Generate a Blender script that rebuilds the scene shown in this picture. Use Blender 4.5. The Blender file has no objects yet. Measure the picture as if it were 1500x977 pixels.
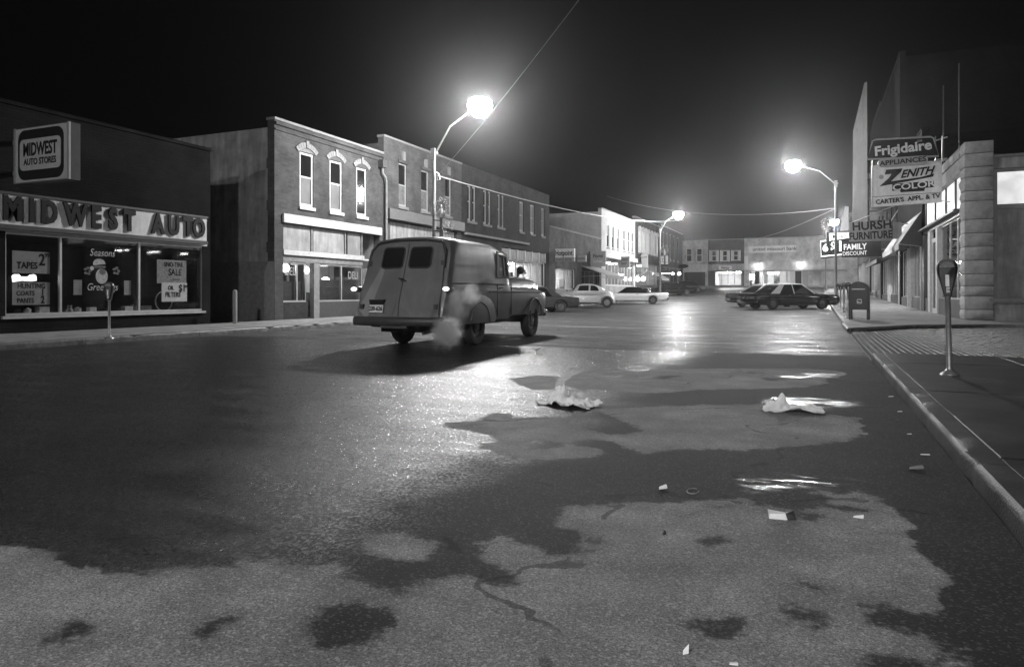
import bpy, bmesh, math, random
import numpy as np
from mathutils import Vector, Matrix
random.seed(7)
R = math.radians
sc = bpy.context.scene
C = sc.collection

# ------------------------------------------------------------------ camera, world, exposure
F, CX, HY, H = 1030.0, 750.0, 430.0, 1.05          # survey constants of the photograph (1500 px wide)
TH = math.atan((1196 - 750) / F)
cam = bpy.data.cameras.new('camera'); cam_o = bpy.data.objects.new('camera', cam); C.objects.link(cam_o)
cam_o.location = (0, 0, H); cam_o.rotation_euler = (R(90), 0, TH)
cam.sensor_width = 36; cam.lens = F / 1500 * 36; cam.shift_y = -(488.5 - HY) / 1500
cam.clip_start = .05; cam.clip_end = 2000
sc.camera = cam_o
w = bpy.data.worlds.new('World'); sc.world = w; w.use_nodes = True
wn = w.node_tree; bg = wn.nodes['Background']
bg.inputs[0].default_value = (.5, .5, .5, 1); bg.inputs[1].default_value = .003     # moonless overcast night
sc.view_settings.view_transform = 'Standard'; sc.view_settings.look = 'None'
sc.view_settings.exposure = 0.14; sc.view_settings.gamma = 1
sc.cycles.use_denoising = True
sc.cycles.max_bounces = 6; sc.cycles.diffuse_bounces = 3; sc.cycles.glossy_bounces = 3
sc.cycles.transparent_max_bounces = 10; sc.cycles.volume_bounces = 4
sc.cycles.sample_clamp_indirect = 1.0; sc.cycles.sample_clamp_direct = 0
sc.cycles.volume_step_rate = 1; sc.cycles.caustics_reflective = False; sc.cycles.caustics_refractive = False
LAMP = 850.0          # radiance of a mercury lamp bowl
HAZE = 0.0006

# ------------------------------------------------------------------ survey helpers: from a bearing to a place
FW = (-math.sin(TH), math.cos(TH)); RT = (math.cos(TH), math.sin(TH))
def dirn(px, py=HY):
    t = (px - CX) / F
    return FW[0] + t * RT[0], FW[1] + t * RT[1], (HY - py) / F
def onx(px, py, x0):
    d = dirn(px, py); k = x0 / d[0]; return Vector((x0, d[1] * k, H + d[2] * k))
def ony(px, py, y0):
    d = dirn(px, py); k = y0 / d[1]; return Vector((d[0] * k, y0, H + d[2] * k))
def zg(y):
    if y < 15: return 0.0
    if y < 108: return .00023 * (y - 15) ** 2
    return .00023 * 93 ** 2
def ong(px, py, off=0.0):
    d = dirn(px, py); k = 5.0
    for _ in range(60):
        k = (H - zg(d[1] * k) - off) / max(1e-6, -d[2]) * .5 + k * .5
    return Vector((d[0] * k, d[1] * k, zg(d[1] * k) + off))

# ------------------------------------------------------------------ mesh builder
class MB:
    def __init__(s): s.v = []; s.f = []
    def add(s, vs, fs):
        n = len(s.v); s.v += [tuple(p) for p in vs]; s.f += [tuple(i + n for i in q) for q in fs]; return s
    def box(s, x0, x1, y0, y1, z0, z1):
        if x0 > x1: x0, x1 = x1, x0
        if y0 > y1: y0, y1 = y1, y0
        if z0 > z1: z0, z1 = z1, z0
        vs = [(x, y, z) for z in (z0, z1) for x, y in ((x0, y0), (x1, y0), (x1, y1), (x0, y1))]
        return s.add(vs, [(3, 2, 1, 0), (4, 5, 6, 7), (0, 1, 5, 4), (1, 2, 6, 5), (2, 3, 7, 6), (3, 0, 4, 7)])
    def bar(s, p, q, w, t=None, n=4):
        return s.tube([p, q], w / 2 if n > 4 else w * .7071, n)
    def tube(s, pts, r, n=8, closed=False, caps=True):
        pts = [Vector(p) for p in pts]; m = len(pts)
        rr = r if isinstance(r, (list, tuple)) else [r] * m
        rings = []; up = None
        for i, p in enumerate(pts):
            if closed: d = pts[(i + 1) % m] - pts[i - 1]
            else: d = pts[min(i + 1, m - 1)] - pts[max(i - 1, 0)]
            d.normalize()
            if up is None:
                up = Vector((0, 0, 1)) if abs(d.z) < .9 else Vector((0, 1, 0))
            a = d.cross(up).normalized(); b = a.cross(d).normalized(); up = b
            off = math.pi / n
            rings.append([p + (a * math.cos(off + 2 * math.pi * k / n) + b * math.sin(off + 2 * math.pi * k / n)) * rr[i] for k in range(n)])
        vs = [q for rg in rings for q in rg]; fs = []
        for i in range(m if closed else m - 1):
            j = (i + 1) % m
            for k in range(n):
                l = (k + 1) % n
                fs.append((i * n + k, i * n + l, j * n + l, j * n + k))
        if caps and not closed:
            fs.append(tuple(reversed(range(n)))); fs.append(tuple((m - 1) * n + k for k in range(n)))
        return s.add(vs, fs)
    def lathe(s, prof, c=(0, 0, 0), n=16, axis='z'):
        vs = []; fs = []; m = len(prof)
        for r, h in prof:
            for k in range(n):
                a = 2 * math.pi * k / n; u, v_ = r * math.cos(a), r * math.sin(a)
                p = (u, v_, h) if axis == 'z' else (h, u, v_) if axis == 'x' else (v_, h, u)
                vs.append((p[0] + c[0], p[1] + c[1], p[2] + c[2]))
        for i in range(m - 1):
            for k in range(n):
                l = (k + 1) % n
                fs.append((i * n + k, i * n + l, (i + 1) * n + l, (i + 1) * n + k))
        if prof[0][0] > 1e-4: fs.append(tuple(reversed(range(n))))
        if prof[-1][0] > 1e-4: fs.append(tuple((m - 1) * n + k for k in range(n)))
        return s.add(vs, fs)
    def prism(s, poly, a, b, axis='x'):
        """extrude a 2-D outline along an axis; axis x: outline (y,z); y: (x,z); z: (x,y)"""
        n = len(poly)
        def P(u, v_, t): return (t, u, v_) if axis == 'x' else (u, t, v_) if axis == 'y' else (u, v_, t)
        vs = [P(u, v_, a) for u, v_ in poly] + [P(u, v_, b) for u, v_ in poly]
        fs = [tuple(reversed(range(n))), tuple(range(n, 2 * n))] + [(i, (i + 1) % n, n + (i + 1) % n, n + i) for i in range(n)]
        return s.add(vs, fs)
    def loft(s, secs, caps=True):
        n = len(secs[0]); vs = [p for q in secs for p in q]; fs = []
        for i in range(len(secs) - 1):
            for k in range(n):
                l = (k + 1) % n
                fs.append((i * n + k, i * n + l, (i + 1) * n + l, (i + 1) * n + k))
        if caps:
            fs.append(tuple(reversed(range(n)))); m = len(secs) - 1; fs.append(tuple(m * n + k for k in range(n)))
        return s.add(vs, fs)
    def ell(s, c, r, nu=12, nv=8, z0=-1, z1=1):
        prof = []
        a0, a1 = math.asin(z0), math.asin(z1)
        for i in range(nv + 1):
            a = a0 + (a1 - a0) * i / nv; prof.append((max(math.cos(a), 1e-5), math.sin(a)))
        t = MB().lathe(prof, n=nu)
        return s.add([(p[0] * r[0] + c[0], p[1] * r[1] + c[1], p[2] * r[2] + c[2]) for p in t.v], t.f)
    def mesh(s, name, off=(0, 0, 0), mat=None, smooth=False):
        me = bpy.data.meshes.new(name)
        me.from_pydata([(p[0] - off[0], p[1] - off[1], p[2] - off[2]) for p in s.v], [], s.f)
        bm = bmesh.new(); bm.from_mesh(me); bmesh.ops.recalc_face_normals(bm, faces=bm.faces); bm.to_mesh(me); bm.free()
        if mat: me.materials.append(mat)
        if smooth:
            me.shade_smooth()
            me.set_sharp_from_angle(angle=R(smooth if smooth is not True else 40))
        return me

def wloc(o):
    p = Vector((0, 0, 0))
    while o: p += o.location; o = o.parent
    return p
def thing(name, label, cat, loc=(0, 0, 0), group=None, rz=0):
    o = bpy.data.objects.new(name, None); C.objects.link(o); o.location = loc; o.rotation_euler = (0, 0, rz)
    o.empty_display_size = .1; o['label'] = label; o['category'] = cat
    if group: o['group'] = group
    return o
SPLIT = {'white_jamb', 'edge_trim', 'arm', 'hanger', 'door_gap', 'bumper_bracket', 'sign_trim', 'window_surround', 'stay', 'bracket', 'side_wall', 'back_wall', 'pillars', 'border', 'pipe_frame'}
def islands(mb):
    par = list(range(len(mb.v)))
    def fd(i):
        while par[i] != i: par[i] = par[par[i]]; i = par[i]
        return i
    for f in mb.f:
        for i in f[1:]: par[fd(i)] = fd(f[0])
    gs = {}
    for f in mb.f: gs.setdefault(fd(f[0]), []).append(f)
    out = []
    for fs in gs.values():
        ids = sorted({i for f in fs for i in f}); mp = {i: k for k, i in enumerate(ids)}
        m = MB(); m.v = [mb.v[i] for i in ids]; m.f = [tuple(mp[i] for i in f) for f in fs]; out.append(m)
    return out
def part(mb, name, mat, parent=None, smooth=False, label=None, loc=None, world=True, kind=None):
    if name in SPLIT and name != 'wall':
        for m in islands(mb): o = part1(m, name, mat, parent, smooth, label, loc, world, kind)
        return o
    return part1(mb, name, mat, parent, smooth, label, loc, world, kind)
def part1(mb, name, mat, parent=None, smooth=False, label=None, loc=None, world=True, kind=None):
    """link a builder's shapes as ONE mesh object. Coordinates are in the world unless world=False (then local to the parent)."""
    off = wloc(parent) if (parent and world) else Vector((0, 0, 0))
    if loc is not None: off = off + Vector(loc)
    o = bpy.data.objects.new(name, mb.mesh(name, off, mat, smooth)); C.objects.link(o)
    if loc is not None: o.location = loc
    if parent: o.parent = parent
    if label: o['label'] = label
    if kind: o['kind'] = kind
    return o
def solo(mb, name, mat, label, cat, base, smooth=False, group=None):
    """a top-level thing that is one mesh, its origin at its base"""
    o = bpy.data.objects.new(name, mb.mesh(name, base, mat, smooth)); C.objects.link(o)
    o.location = base; o['label'] = label; o['category'] = cat
    if group: o['group'] = group
    return o
def dup(root, loc, rz=0, label=None, group=None, sc_=None):
    def cp(o, par):
        c = o.copy(); C.objects.link(c); c.parent = par
        for ch in list(o.children): cp(ch, c)
        return c
    r = cp(root, None); r.location = loc; r.rotation_euler = (0, 0, rz)
    if label: r['label'] = label
    if group: r['group'] = group
    if sc_: r.scale = (sc_,) * 3
    return r
def cut(o, cyls):
    """carve wheel openings: each (y, z, radius, x0, x1)"""
    cm = MB()
    for (y, z, r, x0, x1) in cyls: cm.lathe([(r, x0), (r, x1)], (0, y, z), 28, 'x')
    c = bpy.data.objects.new('cutter', cm.mesh('cutter')); C.objects.link(c)
    m = o.modifiers.new('b', 'BOOLEAN'); m.operation = 'DIFFERENCE'; m.object = c; m.solver = 'EXACT'
    bpy.context.view_layer.update()
    me = bpy.data.meshes.new_from_object(o.evaluated_get(bpy.context.evaluated_depsgraph_get()))
    o.modifiers.clear(); old = o.data; o.data = me
    me.shade_smooth(); me.set_sharp_from_angle(angle=R(38))
    bpy.data.objects.remove(c)
    return o

# ------------------------------------------------------------------ text
def text(s, size, mat, parent, p, u, n, name='lettering', depth=.006, bold=0.0, align='CENTER', sx=1.0, shear=0.0, label=None, world=True):
    """write s; p = centre of the line, u = reading direction, n = direction it faces"""
    cu = bpy.data.curves.new('t', 'FONT'); cu.body = s; cu.size = size; cu.align_x = align; cu.align_y = 'CENTER'
    cu.extrude = depth / 2; cu.offset = bold * size; cu.shear = shear; cu.resolution_u = 3
    cu.space_line = .9
    o = bpy.data.objects.new('t', cu); C.objects.link(o); bpy.context.view_layer.update()
    me = bpy.data.meshes.new_from_object(o.evaluated_get(bpy.context.evaluated_depsgraph_get()))
    bpy.data.objects.remove(o)
    u = Vector(u).normalized(); n = Vector(n).normalized(); up = n.cross(u)
    off = (wloc(parent) if parent and world else Vector((0, 0, 0)))
    q = Vector(p) - off
    for v in me.vertices:
        a = v.co.copy(); v.co = q + u * (a.x * sx) + up * a.y + n * (a.z + depth / 2)
    me.materials.clear(); me.materials.append(mat); me.name = name
    t = bpy.data.objects.new(name, me); C.objects.link(t)
    if parent: t.parent = parent
    if label: t['label'] = label
    return t

# ------------------------------------------------------------------ materials (all neutral: a black and white night)
def g3(v): return (v, v, v, 1)
def nodes(name):
    m = bpy.data.materials.new(name); m.use_nodes = True
    nt = m.node_tree; return m, nt, nt.nodes['Principled BSDF']
def N(nt, t, **kw):
    n = nt.nodes.new(t)
    for k, v in kw.items():
        if k.startswith('i_'): n.inputs[k[2:].replace('_', ' ')].default_value = v
        else: setattr(n, k, v)
    return n
def mat(name, col, rough=.6, var=.25, scale=3.0, bump=.15, bscale=60.0, metal=0.0, spec=.5, coat=0, stain=0.0):
    m, nt, b = nodes(name); L = nt.links.new
    tc = N(nt, 'ShaderNodeTexCoord')
    n1 = N(nt, 'ShaderNodeTexNoise', i_Scale=scale, i_Detail=6.0, i_Roughness=.6)
    L(tc.outputs['Object'], n1.inputs['Vector'])
    mr = N(nt, 'ShaderNodeMapRange'); mr.inputs[1].default_value = .3; mr.inputs[2].default_value = .7
    mr.inputs[3].default_value = col * (1 - var); mr.inputs[4].default_value = min(.9, col * (1 + var))
    L(n1.outputs['Fac'], mr.inputs[0]); src = mr.outputs[0]
    if stain:
        mp = N(nt, 'ShaderNodeMapping'); mp.inputs['Scale'].default_value = (1.5, 1.5, .25)
        n3 = N(nt, 'ShaderNodeTexNoise', i_Scale=2.2, i_Detail=7.0, i_Roughness=.65)
        L(tc.outputs['Object'], mp.inputs[0]); L(mp.outputs[0], n3.inputs['Vector'])
        m3 = N(nt, 'ShaderNodeMapRange'); m3.inputs[1].default_value = .42; m3.inputs[2].default_value = .62
        m3.inputs[3].default_value = 1 - stain; m3.inputs[4].default_value = 1.0
        L(n3.outputs['Fac'], m3.inputs[0])
        mu = N(nt, 'ShaderNodeMath', operation='MULTIPLY'); L(src, mu.inputs[0]); L(m3.outputs[0], mu.inputs[1]); src = mu.outputs[0]
    L(src, b.inputs['Base Color'])
    b.inputs['Roughness'].default_value = rough; b.inputs['Metallic'].default_value = metal
    b.inputs['Specular IOR Level'].default_value = spec; b.inputs['Coat Weight'].default_value = coat
    if bump:
        n2 = N(nt, 'ShaderNodeTexNoise', i_Scale=bscale, i_Detail=4.0)
        L(tc.outputs['Object'], n2.inputs['Vector'])
        bp = N(nt, 'ShaderNodeBump', i_Strength=bump, i_Distance=.01)
        L(n2.outputs['Fac'], bp.inputs['Height']); L(bp.outputs[0], b.inputs['Normal'])
    return m
def brickmat(name, c1, c2, mortar, scale=1.0, patch=.35, rough=.8, gloss=0):
    m, nt, b = nodes(name); L = nt.links.new
    tc = N(nt, 'ShaderNodeTexCoord'); sp = N(nt, 'ShaderNodeSeparateXYZ'); L(tc.outputs['Object'], sp.inputs[0])
    ad = N(nt, 'ShaderNodeMath', operation='ADD'); L(sp.outputs[0], ad.inputs[0]); L(sp.outputs[1], ad.inputs[1])
    cb = N(nt, 'ShaderNodeCombineXYZ'); L(ad.outputs[0], cb.inputs[0]); L(sp.outputs[2], cb.inputs[1])
    br = N(nt, 'ShaderNodeTexBrick'); L(cb.outputs[0], br.inputs['Vector'])
    br.inputs['Color1'].default_value = g3(c1); br.inputs['Color2'].default_value = g3(c2); br.inputs['Mortar'].default_value = g3(mortar)
    br.inputs['Scale'].default_value = 1.0 / scale; br.inputs['Mortar Size'].default_value = .008
    br.inputs['Brick Width'].default_value = .22; br.inputs['Row Height'].default_value = .078; br.inputs['Mortar Smooth'].default_value = .3
    br.inputs['Bias'].default_value = -.1
    n1 = N(nt, 'ShaderNodeTexNoise', i_Scale=.9, i_Detail=8.0, i_Roughness=.65); L(tc.outputs['Object'], n1.inputs['Vector'])
    mr = N(nt, 'ShaderNodeMapRange'); mr.inputs[1].default_value = .35; mr.inputs[2].default_value = .68
    mr.inputs[3].default_value = 1 - patch; mr.inputs[4].default_value = 1 + patch
    L(n1.outputs['Fac'], mr.inputs[0])
    mx = N(nt, 'ShaderNodeVectorMath', operation='SCALE'); L(br.outputs['Color'], mx.inputs[0]); L(mr.outputs[0], mx.inputs['Scale'])
    L(mx.outputs[0], b.inputs['Base Color']); b.inputs['Roughness'].default_value = rough; b.inputs['Specular IOR Level'].default_value = min(.12, c1 * 3)
    n2 = N(nt, 'ShaderNodeTexNoise', i_Scale=40.0, i_Detail=4.0); L(tc.outputs['Object'], n2.inputs['Vector'])
    a2 = N(nt, 'ShaderNodeMath', operation='MULTIPLY_ADD'); L(n2.outputs['Fac'], a2.inputs[0]); a2.inputs[1].default_value = .5
    inv = N(nt, 'ShaderNodeMath', operation='SUBTRACT'); inv.inputs[0].default_value = 1; L(br.outputs['Fac'], inv.inputs[1]); L(inv.outputs[0], a2.inputs[2])
    bp = N(nt, 'ShaderNodeBump', i_Strength=.7, i_Distance=.012); L(a2.outputs[0], bp.inputs['Height']); L(bp.outputs[0], b.inputs['Normal'])
    return m
def emis(name, v, s, noise=0.0, scale=4.0):
    m, nt, b = nodes(name)
    b.inputs['Base Color'].default_value = g3(v); b.inputs['Emission Color'].default_value = g3(1); b.inputs['Emission Strength'].default_value = s
    if noise:
        tc = N(nt, 'ShaderNodeTexCoord'); n1 = N(nt, 'ShaderNodeTexNoise', i_Scale=scale, i_Detail=5.0)
        nt.links.new(tc.outputs['Object'], n1.inputs['Vector'])
        mr = N(nt, 'ShaderNodeMapRange'); mr.inputs[1].default_value = .35; mr.inputs[2].default_value = .65
        mr.inputs[3].default_value = s * (1 - noise); mr.inputs[4].default_value = s * (1 + noise)
        nt.links.new(n1.outputs['Fac'], mr.inputs[0]); nt.links.new(mr.outputs[0], b.inputs['Emission Strength'])
    return m
def glass(name, tint=.85, refl=.12, rough=.03):
    m = bpy.data.materials.new(name); m.use_nodes = True; nt = m.node_tree; nt.nodes.clear(); L = nt.links.new
    o = N(nt, 'ShaderNodeOutputMaterial'); mx = N(nt, 'ShaderNodeMixShader'); t = N(nt, 'ShaderNodeBsdfTransparent'); g = N(nt, 'ShaderNodeBsdfGlossy')
    t.inputs[0].default_value = g3(tint); g.inputs['Roughness'].default_value = rough; g.inputs[0].default_value = g3(.9)
    fr = N(nt, 'ShaderNodeLayerWeight'); fr.inputs[0].default_value = .5
    pw = N(nt, 'ShaderNodeMath', operation='POWER'); L(fr.outputs['Facing'], pw.inputs[0]); pw.inputs[1].default_value = 5.0
    ad = N(nt, 'ShaderNodeMath', operation='MULTIPLY_ADD', use_clamp=True); L(pw.outputs[0], ad.inputs[0]); ad.inputs[1].default_value = .7; ad.inputs[2].default_value = refl * .35
    L(ad.outputs[0], mx.inputs[0]); L(t.outputs[0], mx.inputs[1]); L(g.outputs[0], mx.inputs[2]); L(mx.outputs[0], o.inputs['Surface'])
    return m
M = {}
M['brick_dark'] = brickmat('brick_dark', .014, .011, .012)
M['brick_mid'] = brickmat('brick_mid', .08, .055, .08)
M['brick_low'] = brickmat('brick_low', .042, .03, .038)
M['brick_grey'] = brickmat('brick_grey', .09, .065, .085)
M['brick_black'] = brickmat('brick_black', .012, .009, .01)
M['brick_pale'] = brickmat('brick_pale', .55, .46, .5, patch=.15)
M['brick_tan'] = brickmat('brick_tan', .42, .37, .4)
M['stucco'] = mat('stucco', .32, .85, .35, 1.6, .35, 25, stain=.35)
M['stone'] = mat('rock_faced_stone', .36, .85, .2, 5, .8, 18)
M['stone_trim'] = mat('stone_trim', .2, .8, .2, 6, .4, 30)
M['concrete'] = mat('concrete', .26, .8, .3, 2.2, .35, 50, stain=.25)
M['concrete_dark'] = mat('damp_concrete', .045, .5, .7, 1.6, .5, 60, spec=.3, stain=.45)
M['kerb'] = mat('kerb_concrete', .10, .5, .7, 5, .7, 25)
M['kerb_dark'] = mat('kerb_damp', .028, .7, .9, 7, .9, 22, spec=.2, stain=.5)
M['white_paint'] = mat('white_paint', .5, .5, .15, 5, .15, 30)
M['grey_paint'] = mat('grey_paint', .28, .55, .15, 6, .1, 30)
M['dark_paint'] = mat('dark_paint', .05, .4, .2, 6, .1, 30)
M['black'] = mat('black_paint', .012, .35, .2, 6, .1, 30)
M['panel_grey'] = mat('weathered_panel', .34, .7, .22, 2.5, .2, 30, stain=.3)
M['alu'] = mat('aluminium', .55, .38, .1, 8, .05, 60, metal=.8)
M['steel'] = mat('galvanised_steel', .4, .42, .2, 12, .1, 50, metal=.7)
M['chrome'] = mat('chrome', .75, .15, .05, 8, 0, 50, metal=1)
M['iron'] = mat('dark_iron', .05, .45, .3, 12, .2, 50)
M['pole'] = mat('pole_paint', .16, .5, .2, 12, .1, 50)
M['rubber'] = mat('rubber', .035, .75, .25, 14, .3, 60)
M['van'] = mat('dull_van_paint', .165, .38, .18, 2.2, .1, 50, stain=.14, coat=.25)
M['plate'] = mat('number_plate', .7, .4, .1, 20, 0)
M['car_black'] = mat('car_black', .012, .12, .1, 6, 0, coat=.6)
M['car_white'] = mat('car_white', .75, .25, .05, 6, 0, coat=.4)
M['car_cream'] = mat('car_cream', .5, .3, .1, 6, 0, coat=.3)
M['car_grey'] = mat('car_grey', .05, .3, .1, 6, 0, coat=.3)
M['car_silver'] = mat('car_silver', .3, .3, .1, 6, 0, coat=.3)
M['sign_white'] = mat('sign_white', .62, .4, .12, 9, .05, 40, stain=.15)
M['sign_mid'] = mat('sign_mid', .3, .45, .12, 9, .05, 40, stain=.1)
M['sign_side'] = mat('sign_side', .09, .5, .12, 9, .05, 40, spec=.2)
M['sign_dark'] = mat('sign_dark', .012, .5, .15, 9, .05, 40, spec=.15)
M['paper'] = mat('paper', .82, .9, .08, 9, .2, 25)
M['poster'] = mat('poster_paper', .42, .8, .15, 9, .05, 25)
M['poster_dark'] = mat('poster_dark', .35, .8, .35, 14, .05, 25)
M['awning'] = mat('canvas_awning', .36, .85, .12, 6, .2, 70, stain=.15)
M['awning_dark'] = mat('dark_canvas', .05, .85, .12, 6, .2, 70)
M['wood'] = mat('painted_wood', .2, .65, .25, 6, .2, 30)
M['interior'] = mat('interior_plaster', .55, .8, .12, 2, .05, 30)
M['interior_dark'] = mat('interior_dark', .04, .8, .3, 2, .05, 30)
M['goods_dark'] = mat('goods_dark', .06, .5, .4, 9, .05, 30)
M['goods_light'] = mat('goods_light', .6, .35, .3, 7, .05, 30)
M['garland'] = mat('tinsel_garland', .45, .3, .5, 30, .3, 60, metal=.4)
M['dark_glass'] = mat('dark_glass', .012, .06, .2, 3, .03, 2)
M['blind'] = mat('window_blind', .13, .6, .25, 1.5, .05, 30)
M['curtain'] = mat('curtain', .12, .8, .4, 7, .1, 20)
M['shop_glass'] = glass('shop_glass')
M['car_glass'] = glass('car_glass', .45, .12)
M['roofing'] = mat('roofing_felt', .025, .9, .2, 2, .2, 20)
M['mail'] = mat('mailbox_paint', .012, .35, .15, 12, .1, 50)
M['hydrant'] = mat('hydrant_paint', .32, .5, .2, 12, .1, 50)
M['wire'] = mat('wire', .28, .45, .1, 6, 0, metal=.3)
M['lamp'] = emis('mercury_lamp', .9, LAMP)
M['globe'] = emis('globe_lamp', .9, 14.0)
M['tube'] = emis('fluorescent_tube', .9, 9.0)
M['ceil'] = emis('lit_ceiling_panel', .9, 150.0)
M['ceil_dim'] = emis('dim_ceiling_panel', .9, 40.0)
M['tail'] = emis('tail_lamp', .8, 2.2)
M['litpane'] = emis('lit_frosted_pane', .8, .62, .25, 1.6)
M['transom'] = emis('lit_transom', .6, .6, .3, 1.3)
M['neon'] = emis('neon_tube', .8, 1.1)
M['neon_dim'] = emis('neon_tube_dim', .6, .07)
M['walllamp'] = emis('wall_lamp', .8, 90.0)

# ------------------------------------------------------------------ layout constants
XK, XR = .78, 4.6              # right kerb face, right shop fronts
XLK, XL = -13.8, -17.0         # left kerb face, left shop fronts
YE = 108.0                     # the row that closes the street
SW = .13                       # pavement height
def Ly(px): return onx(px, HY, XL).y
def Lz(px, py): return onx(px, py, XL).z
def Ry(px): return onx(px, HY, XR).y
def Rz(px, py): return onx(px, py, XR).z

# ------------------------------------------------------------------ the road
DRY = [
 [(-420,806),(-200,800),(0,800),(40,798),(65,805),(80,815),(105,822),(110,832),(150,835),(205,842),(230,832),(260,830),(300,831),(345,834),(362,825),(355,818),(335,812),(310,798),(298,793),(318,793),(340,810),(370,818),(420,825),(460,827),(500,823),(515,845),(550,858),(580,868),(592,855),(600,852),(630,850),(650,845),(680,842),(705,845),(712,830),(700,800),(730,782),(760,788),(785,805),(800,815),(840,812),(840,795),(855,790),(840,778),(812,775),(815,745),(850,740),(900,737),(960,737),(1010,733),(1040,730),(1100,733),(1140,745),(1180,745),(1260,748),(1200,738),(1215,725),(1260,718),(1310,740),(1340,745),(1380,765),(1410,770),(1430,765),(1450,772),(1475,790),(1490,840),(1560,900),(1800,1400),(750,1500),(-900,1400)],
 [(525,800),(540,780),(590,780),(620,790),(655,795),(645,810),(630,822),(600,828),(560,820),(530,803)],
 [(838,550),(862,543),(880,541),(905,543),(940,545),(965,541),(1060,540),(1180,540),(1250,545),(1258,551),(1212,555),(1215,563),(1180,568),(1120,570),(1020,572),(990,575),(960,577),(930,576),(900,573),(880,573),(870,570),(848,573),(835,567),(820,563)],
 [(745,555),(790,550),(822,552),(818,565),(812,572),(780,572),(760,565)],
 [(860,600),(900,598),(930,597),(980,595),(1040,593),(1090,593),(1130,590),(1190,605),(1260,612),(1290,620),(1310,635),(1340,645),(1300,650),(1260,642),(1240,648),(1200,652),(1170,655),(1110,660),(1080,662),(1060,660),(985,660),(960,665),(940,666),(925,660),(900,651),(880,645),(850,645),(840,648),(852,655),(880,657),(888,665),(870,672),(800,675),(765,673),(740,670),(720,660),(700,660),(695,650),(728,648),(715,640),(690,632),(655,628),(650,620),(700,615),(715,605),(750,605),(755,612),(800,611),(820,613),(850,625),(880,633),(895,637),(940,632),(920,625),(900,617),(880,605)],
 [(1180,722),(1215,718),(1240,722),(1215,730)],
]
WET = [
 [(450,915),(475,895),(520,890),(560,898),(572,910),(560,925),(535,940),(510,947),(465,942),(455,925)],
 [(1130,885),(1160,890),(1170,900),(1195,903),(1207,920),(1200,926),(1160,915),(1150,900)],
 [(1262,900),(1290,890),(1330,900),(1400,915),(1440,925),(1455,935),(1420,940),(1380,935),(1340,925),(1280,910)],
 [(1430,880),(1460,875),(1500,880),(1540,980),(1470,930),(1440,900)],
 [(1260,977),(1290,965),(1340,975),(1350,995),(1260,995)],
 [(1030,792),(1050,787),(1062,795),(1050,799),(1035,797)],
 [(1022,914),(1080,907),(1085,928),(1040,934)],
 [(285,930),(320,905),(328,910),(297,935)],
 [(75,935),(110,916),(128,922),(90,948)],
 [(708,825),(725,830),(745,850),(740,862),(715,858)],
 [(1400,780),(1420,782),(1450,790),(1490,810),(1510,850),(1450,803),(1405,790)],
 [(767,652),(790,645),(812,648),(827,650),(820,657),(775,658)],
 [(880,550),(915,549),(912,553),(885,553)],[(930,551),(960,550),(1000,551),(975,555),(945,555)],
 [(1110,553),(1150,556),(1130,558)],[(840,600),(870,601),(900,613),(935,628),(915,636),(885,625),(850,610)],
 [(1360,790),(1400,800),(1440,830),(1400,815)],
 [(1050,743),(1072,741),(1065,745)],[(1190,862),(1202,861),(1200,865)],
 [(1168,754),(1198,757),(1192,763),(1170,760)],
]
MIRROR = [   # standing water
 [(1110,590),(1125,582),(1160,580),(1200,583),(1262,590),(1250,596),(1190,600),(1140,600)],
 [(1085,712),(1100,700),(1140,695),(1200,698),(1245,706),(1230,715),(1180,712),(1130,718),(1095,720)],
 [(1135,552),(1180,547),(1230,548),(1220,553),(1160,554)],
]
def wpoly(p): return np.array([tuple(ong(x, max(y, HY + 20)))[:2] for x, y in p])
def sdist(X, Y, poly):
    """signed distance in metres to an outline, positive inside"""
    d = np.full(X.shape, 1e9); ins = np.zeros(X.shape, bool); n = len(poly)
    for i in range(n):
        ax, ay = poly[i]; bx, by = poly[(i + 1) % n]
        dx, dy = bx - ax, by - ay; l = dx * dx + dy * dy + 1e-9
        t = np.clip(((X - ax) * dx + (Y - ay) * dy) / l, 0, 1)
        d = np.minimum(d, np.hypot(X - ax - t * dx, Y - ay - t * dy))
        cr = ((ay > Y) != (by > Y)) & (X < (bx - ax) * (Y - ay) / (by - ay + 1e-12) + ax)
        ins ^= cr
    return np.where(ins, d, -d)
def make_road():
    xs = np.concatenate([np.arange(XLK, -6, .16), np.arange(-6, XK + .05, .05)]); xs = np.append(xs[xs < XK - .02], XK)
    ys = np.concatenate([np.arange(-40, .4, 2.0), np.arange(.4, 9, .05), np.arange(9, 16, .1), np.arange(16, 28, .4), np.arange(28, 96, 2), [96.0]])
    X, Y = np.meshgrid(xs, ys); Z = np.array([[zg(y)] * len(xs) for y in ys]) + .004
    ny, nx = X.shape
    vs = np.stack([X, Y, Z], -1).reshape(-1, 3)
    idx = np.arange(ny * nx).reshape(ny, nx)
    fs = np.stack([idx[:-1, :-1], idx[:-1, 1:], idx[1:, 1:], idx[1:, :-1]], -1).reshape(-1, 4)
    me = bpy.data.meshes.new('road'); me.from_pydata(vs.tolist(), [], fs.tolist())
    x, y = vs[:, 0], vs[:, 1]
    dry = np.full(x.shape, -9.0)
    for p in DRY: dry = np.maximum(dry, sdist(x, y, wpoly(p)))
    for p in WET: dry = np.minimum(dry, -sdist(x, y, wpoly(p)))
    mir = np.full(x.shape, -9.0)
    for p in MIRROR: mir = np.maximum(mir, sdist(x, y, wpoly(p)))
    for nm, a in (('dry', dry), ('mirror', mir)):
        at = me.attributes.new(nm, 'FLOAT', 'POINT'); at.data.foreach_set('value', np.clip(a, -.5, .5).astype(np.float32))
    me.materials.append(roadmat()); o = bpy.data.objects.new('road', me); C.objects.link(o); o['kind'] = 'structure'
    return o
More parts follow.
